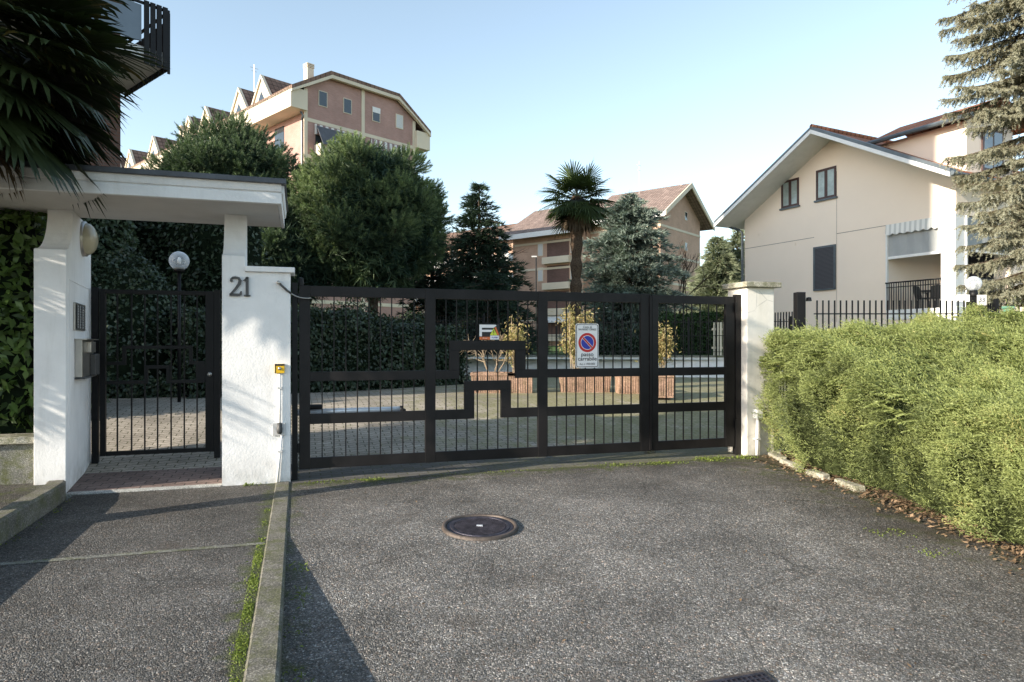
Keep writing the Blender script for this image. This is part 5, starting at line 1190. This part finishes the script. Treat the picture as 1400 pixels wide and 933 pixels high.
# blue spruce at the right edge
sx_ = at(1432, 0, 14)[0]
def weeping_spruce(label, base, z0, z1, R0, mat, seed):
    r_ = np.random.default_rng(seed); b = np.array(base, float); t = thing('spruce_tree', label, 'tree', W, base)
    part(trunk_mb([tuple(b-[0, 0, .3]), tuple(b+[0, 0, 7]), tuple(b+[0, 0, 14])], [.26, .2, .06], 10), 'trunk', M['bark'], t)
    bm = MB(); sp = Soup(); P_, A_, T_ = [], [], []; z = z0
    while z < z1:
        nb = 11; a0 = r_.random()*6.28
        for k in range(nb):
            a = a0+k*2*math.pi/nb+r_.normal()*.2
            if math.cos(a) > .55 or math.sin(a) > .75: continue
            L = (R0+.3*min(1, max(0, (z-5)/2.5)))*r_.uniform(.68, 1.08); dh = np.array([math.cos(a), math.sin(a), 0]); sd_ = np.array([-dh[1], dh[0], 0]); zz = z+r_.normal()*.12
            n = int(L/.05); f = np.linspace(.12, 1, n)[:, None]
            pts = b+[0, 0, zz]+dh*L*f+np.array([0, 0, 1])*L*(-.1*f-.3*f*f+.22*f**4)
            bm.tube([tuple(pts[int(q)]) for q in np.linspace(0, n-1, 7)], [.035, .03, .025, .02, .015, .01, .006], 5)
            for sgn in (-1, 1, 0):
                tl = (r_.uniform(.16, .42, n)*(1.1-.62*f[:, 0]) if sgn else r_.uniform(.14, .5, n)*(1.1-.5*f[:, 0]))[:, None]
                td = unit(sd_*sgn*.75+dh*.45+np.array([0, 0, -.55 if sgn else -1.0])+r_.normal(size=(n, 3))*.22)
                tw = np.clip(.38+r_.normal(size=n)*.16+.22*(f[:, 0] > .55), 0, 1)
                for q in range(9):
                    g = (q+.5)/9; P_.append(pts+td*tl*g+np.array([0, 0, -.1])*tl*g*g); A_.append(unit(td+np.array([0, 0, .1]))); T_.append(np.clip(tw+.35*(g-.45)+r_.normal(size=n)*.06, 0, 1))
        z += r_.uniform(.18, .32)
    part(bm, 'branches', M['bark'], t)
    P_, A_, T_ = map(np.concatenate, (P_, A_, T_)); needles(sp, P_, A_, 8, np.full(len(P_), .055), .012, .85, T_, .14); soup_part(sp, 'crown', mat, t); return t
weeping_spruce('tall silvery blue spruce with drooping branches at the right edge', (at(1447, 0, 14)[0], 14.3, 0), 2.4, 11.5, 1.55, M['bluespruce'], 41)

# ------------------------------------------------------------------ apartment blocks
def dup_windows(bld, mbf): pass
def window(par, mb_frame, mb_pane, fm, pm, nm='window'):
    o = part(mb_frame, nm, fm, par); part(mb_pane, 'pane', pm, o); return o
# block A, far left
AF = Frame((-17.0, 56.0), math.atan2(.73, .683))
A_ = thing('apartment_block', 'pink brick apartment block with dormers rising behind the pines', 'building', AF, (5.6, 6, 0))
AW, AD = 11.4, 60.0
mb = MB().prism([(0, -.9), (AW, -.9), (AW, 22.6), (9.1, 24.0), (2.3, 24.0), (0, 22.6)], lambda p, q, t: (p, t, q), 0, AD); part(mb, 'wall', M['brick_red'], A_)
prof = [(-1.5, 22.0), (2.2, 24.15), (9.2, 24.15), (13.0, 21.6), (13.0, 21.85), (9.3, 24.45), (2.1, 24.45), (-1.5, 22.3)]
part(MB().prism(prof, lambda p, q, t: (p, t, q), -.5, AD), 'roof', M['tile_br'], A_)
part(MB().prism([(-1.5, 21.8), (0, 22.6), (2.2, 23.85), (9.2, 23.85), (AW, 22.5), (13.0, 21.3), (13, 21.58), (9.2, 24.13), (2.2, 24.13), (-1.5, 21.98)], lambda p, q, t: (p, t, q), -.52, -.2), 'bargeboard', M['cream'], A_)
part(MB().box(-1.5, -.002, -.35, AD, 20.6, 22.2), 'parapet', M['cream'], A_); part(MB().box(AW+.002, 13.0, -.35, 8, 20.0, 21.6), 'parapet', M['cream'], A_)
for z in (20.0, 17.0, 14.0, 11.0, 8.0, 5.0): part(MB().box(-.05, AW+.05, -.04, .1, z-.15, z+.15), 'floor_band', M['cream'], A_)
for x in (.0, 5.6, 11.3): part(MB().box(x-.16, x+.16, -.06, .0, -.5, 23.9 if x == 5.6 else 22.5), 'pilaster', M['cream'], A_)
for i, x in enumerate((1.6, 4.0, 7.0, 9.6)):
    m_ = [M['glass'], M['glass'], M['glass'], M['paleshut']][i]
    window(A_, MB().box(x-.42, x+.42, -.05, .02, 21.4, 22.7), MB().box(x-.36, x+.36, -.062, -.051, 21.46, 22.64), M['cream'], m_)
part(MB().box(6.58, 7.42, -.09, -.063, 22.2, 22.68), 'roller_blind', M['whitepaint'], A_)
for z in (17.2, 14.2, 11.2, 8.2):
    for x0, x1 in ((.9, 4.9), (6.4, 10.6)):
        o = part(MB().box(x0, x1, -.03, -.001, z+.2, z+2.6), 'loggia', M['glass'], A_)
        part(MB().box(x0-.1, x1+.1, -1.0, -.032, z-.2, z+.8), 'balcony', M['cream'], A_)
part(MB().prism([(-.06, 19.75), (-.06, 18.9), (-.25, 18.9), (-.2, 19.75)], lambda p, q, t: (t, p, q), .8, 5.1), 'awning_valance', M['awning2'], A_)
part(MB().prism([(-.2, 19.6), (-.26, 19.6), (-1.25, 17.9), (-1.2, 17.9)], lambda p, q, t: (t, p, q), .9, 5.0), 'awning', M['canvas'], A_)
part(MB().prism([(-.06, 19.75), (-.06, 18.9), (-.25, 18.9), (-.2, 19.75)], lambda p, q, t: (t, p, q), 6.4, 10.6), 'awning_valance', M['awning2'], A_)
# left long face: balcony bands, windows
for z in (17.0, 14.0, 11.0): part(MB().box(-1.1, -.002, 6, AD, z-.2, z+.95), 'balcony', M['cream'], A_)
for y in np.arange(3.5, 56, 4.2): part(MB().box(-.04, -.001, y, y+1.6, 18.0, 20.2), 'window', M['glass'], A_)
part(MB().tube([(-.5, -.1, 20.5), (-.3, -.1, 20.2), (-.15, .3, 19.9), (-.15, .3, 0)], .09, 8), 'drainpipe', M['flash'], A_)
for y in (5.6, 9.9, 17.0, 21.2, 31.0, 38.6, 43.2, 48.5, 53):
    d = part(MB().prism([(y-1.7, 22.0), (y, 24.3), (y+1.7, 22.0)], lambda p, q, t: (t, p, q), -1.0, 3.0), 'dormer', M['cream'], A_)
    part(MB().prism([(y-2.0, 21.95), (y, 24.6), (y+2.0, 21.95), (y+2.0, 22.2), (y, 24.85), (y-2.0, 22.2)], lambda p, q, t: (t, p, q), -.8, 3.2), 'dormer_roof', M['tile_br'], d)
    part(MB().prism([(y-2.0, 21.9), (y, 24.55), (y+2.0, 21.9), (y+2.0, 22.22), (y, 24.87), (y-2.0, 22.22)], lambda p, q, t: (t, p, q), -1.1, -.82), 'dormer_verge', M['cream'], d)
    part(MB().prism([(y-.9, 22.2), (y, 23.4), (y+.9, 22.2)], lambda p, q, t: (t, p, q), -1.03, -1.002), 'dormer_window', M['glass'], d)
for y, x in ((1.2, 1.0), (26.0, .3)):
    o = part(MB().box(x-.3, x+.3, y-.3, y+.3, 22.6, 24.75), 'chimney', M['cream'], A_); mb = MB()
    for k in range(3): mb.box(x-.34, x+.34, y-.34, y+.34, 24.77+k*.13, 24.85+k*.13)
    part(mb, 'chimney_cowl', M['cream'], o)
part(MB().tube([(.5, 10, 24), (.5, 10, 27.4)], .03, 5).bar((.1, 10, 27.1), (.9, 10, 27.1), .03).bar((.25, 10, 26.8), (.75, 10, 26.8), .03), 'aerial', M['steel'], A_)
for x in (6.0, 7.6): part(MB().tube([(x, 1.5, 24.3), (x, 1.5, 25.0)], .09, 8), 'vent_pipe', M['steel'], A_)

# block B, centre
BF = Frame((16.35, 75.0), math.atan2(.78, .625))
B_ = thing('apartment_block', 'orange brick apartment block with gabled end behind the palm', 'building', BF, (5.3, 6, 0))
BW, BD1, BD2 = 10.7, 9.0, 19.5; be, bz = 16.3, 19.6
f1 = lambda p, q, t: (p, t, q)
part(MB().prism([(0, -.9), (BW, -.9), (BW, be), (BW/2, bz), (0, be)], f1, 0, BD1), 'wall', M['brick_or'], B_)
part(MB().prism([(-1.6, -.9), (BW-1, -.9), (BW-1, be-.8), (BW/2-.8, bz-.8), (-1.6, be-.8)], f1, BD1+.01, BD2), 'wing', M['brick_or'], B_)
sl = (bz-be)/(BW/2); ov = 1.3
part(MB().prism([(-ov, be-sl*ov), (BW/2, bz), (BW+ov, be-sl*ov), (BW+ov, be-sl*ov+.35), (BW/2, bz+.4), (-ov, be-sl*ov+.35)], f1, -1.2, BD1+.3), 'roof', M['tile_pink'], B_)
part(MB().prism([(-ov-.05, be-sl*ov-.15), (BW/2, bz-.15), (BW+ov+.05, be-sl*ov-.15), (BW+ov+.05, be-sl*ov+.4), (BW/2, bz+.45), (-ov-.05, be-sl*ov+.4)], f1, -1.35, -1.21), 'bargeboard', M['cream'], B_)
part(MB().box(-ov-.1, -ov-.01, -1.2, BD1, be-sl*ov-.25, be-sl*ov+.3), 'eaves_board', M['whitepaint'], B_)
part(MB().prism([(-1.6-ov, be-.8-sl*ov), (BW/2-.8, bz-.7), (BW, be-1.2), (BW, be-.8), (BW/2-.8, bz-.3), (-1.6-ov, be-.8-sl*ov+.35)], f1, BD1-.6, BD2+1.2), 'roof', M['tile_pink'], B_)
part(MB().prism([(-1.6-ov, be-.95-sl*ov), (BW/2-.8, bz-.85), (BW/2-.8, bz-.25), (-1.6-ov, be-.8-sl*ov+.4)], f1, BD1-.75, BD1-.61), 'bargeboard', M['flash'], B_)
part(MB().box(-1.7-ov, -1.61-ov, BD1-.6, BD2+1.2, be-1.1-sl*ov, be-.5-sl*ov), 'eaves_board', M['whitepaint'], B_)
for z in (14.6, 11.4, 8.3, 5.2):
    part(MB().box(-.05, BW+.05, -.05, .0, z-.13, z+.13), 'floor_band', M['cream'], B_); part(MB().box(-1.66, -1.602, BD1+.02, BD2, z-.13-.8, z+.13-.8), 'floor_band', M['cream'], B_); part(MB().box(-.06, -.002, 0, BD1, z-.13, z+.13), 'floor_band', M['cream'], B_)
for x, z in ((6.6, 16.0), (6.6, 12.4), (6.6, 9.2), (6.6, 6.1)): window(B_, MB().box(x-.35, x+.35, -.05, .02, z, z+1.0), MB().box(x-.28, x+.28, -.06, -.051, z+.07, z+.93), M['cream'], M['glass'])
for z in (11.8, 8.7, 5.6, 2.5):
    part(MB().box(-1.63, -1.601, BD1+2.0, BD1+5.2, z-.2, z+2.2), 'loggia', M['brick_dk'], B_)
    part(MB().box(-2.3, -1.632, BD1+1.6, BD1+5.5, z-.7, z+.1), 'balcony', M['cream'], B_)
    for y in (BD1+1.0, BD1+5.8): window(B_, MB().box(-1.64, -1.601, y, y+.8, z+.4, z+2.1), MB().box(-1.655, -1.641, y+.07, y+.73, z+.47, z+2.03), M['cream'], M['paleshut'])
    part(MB().box(-.9, -.002, 1.5, 6.5, z-.6, z+.4), 'balcony', M['whitepaint'], B_); part(MB().box(-.03, -.001, 2, 6, z+.4, z+2.2), 'loggia', M['glass'], B_)
part(MB().prism([(-1.64, 5.0), (-2.8, 4.0), (-2.8, 4.1), (-1.64, 5.12)], lambda p, q, t: (p, t, q), BD1+1.2, BD1+5.2), 'awning', M['awning'], B_)
part(MB().box(1.8, 3.0, 3.4, 4.6, be+sl*1.8+.4, be+sl*1.8+.9), 'skylight', M['skyglass'], B_)
part(MB().tube([(4.5, 5, 19), (4.5, 5, 23.4)], .04, 5).bar((4.1, 5, 22.9), (4.9, 5, 22.9), .03).bar((4.2, 5, 22.3), (4.8, 5, 22.3), .03), 'aerial', M['steel'], B_)
for z in (.2, .9): part(MB().tube([(BW/2, 0, bz+.3), (BW/2, 0, bz+.9)], .06, 6), 'vent_pipe', M['steel'], B_) if z == .2 else None
# block C, far balconies
CF = Frame((.6, 112.0), math.atan2(.78, .625)); C_ = thing('apartment_block', 'far pale apartment block with white balconies between fir and brick block', 'building', CF, (0, 5, 0))
part(MB().box(0, 11, 0, 26, -.9, 19.0), 'wall', M['brick_or'], C_); part(MB().prism([(-1.4, 18.6), (5.5, 22.5), (12.4, 18.6)], f1, -1, 27), 'roof', M['tile_br'], C_)
for z in (16, 12.8, 9.6, 6.4, 3.2):
    part(MB().box(-1.8, -.002, 0, 25, z-1.0, z+.2), 'balcony', M['whitepaint'], C_)
    for y in (1.5, 5, 9, 13, 17, 21): part(MB().box(-.05, -.001, y, y+1.6, z+.2, z+2.0), 'window', M['glass'], C_)
# street lamp far behind
c = at(733, 352, 52)
t = thing('street_lamp', 'thin street lamp in front of the orange brick block', 'street lamp', W, (c[0], 52, 0)); part(MB().tube([(c[0], 52, 0), (c[0], 52, c[2])], .06, 8), 'pole', M['black'], t); part(MB().box(c[0]-.35, c[0]+.05, 51.9, 52.1, c[2], c[2]+.1), 'lamp_head', M['grey'], t)
# block D, the near block at the left behind the palm
e1 = (.654, .757); DL = 16.6
Cc = (-9.0, 15.65); DF = Frame((Cc[0]-e1[0]*DL, Cc[1]-e1[1]*DL), math.atan2(e1[1], e1[0]))
D_ = thing('apartment_block', 'dark brick apartment block with balcony behind the big palm', 'building', DF, (8, 5, 0))
part(MB().box(0, DL, 0, 4.5, -.9, 24.5), 'wall', M['brick_dk'], D_); part(MB().box(-.5, DL+.3, -.3, 4.8, 24.5, 25.0), 'roof', M['cream'], D_)  # unseen depth kept thin so the block's shadow spares the pines
for z in (7.25, 10.4, 13.55, 16.7, 19.85):
    o = part(MB().box(DL-6.5, DL+.02, -2.5, -.002, z, z+.22), 'balcony', M['whitepaint'], D_)
    mb = MB(); mb.box(DL-6.5, DL+.04, -2.56, -2.52, z+1.05, z+1.1); mb.box(DL, DL+.04, -2.52, -.05, z+1.05, z+1.1)
    for k in range(5): mb.box(DL-6.4+k*1.6, DL-6.35+k*1.6, -2.55, -2.52, z-.2, z+1.05)
    for k in range(9): mb.box(DL+.045, DL+.065, -2.5+k*.27, -2.26+k*.27, z-.1, z+.95)
    part(mb, 'railing', M['black'], o); part(MB().box(DL-6.4, DL-.5, -2.535, -2.522, z+.3, z+1.03), 'glass_panel', M['skyglass'], o)
    mb = MB()
    for k in range(4): mb.box(DL-.47+k*.12, DL-.375+k*.12, -2.6, -2.57, z-.15, z+1.12)
    part(mb, 'slat_screen', M['black'], o)
    for x in (DL-6, DL-3.2): part(MB().box(x, x+1.8, -.03, -.001, z+.22, z+2.6), 'window', M['glass'], D_)
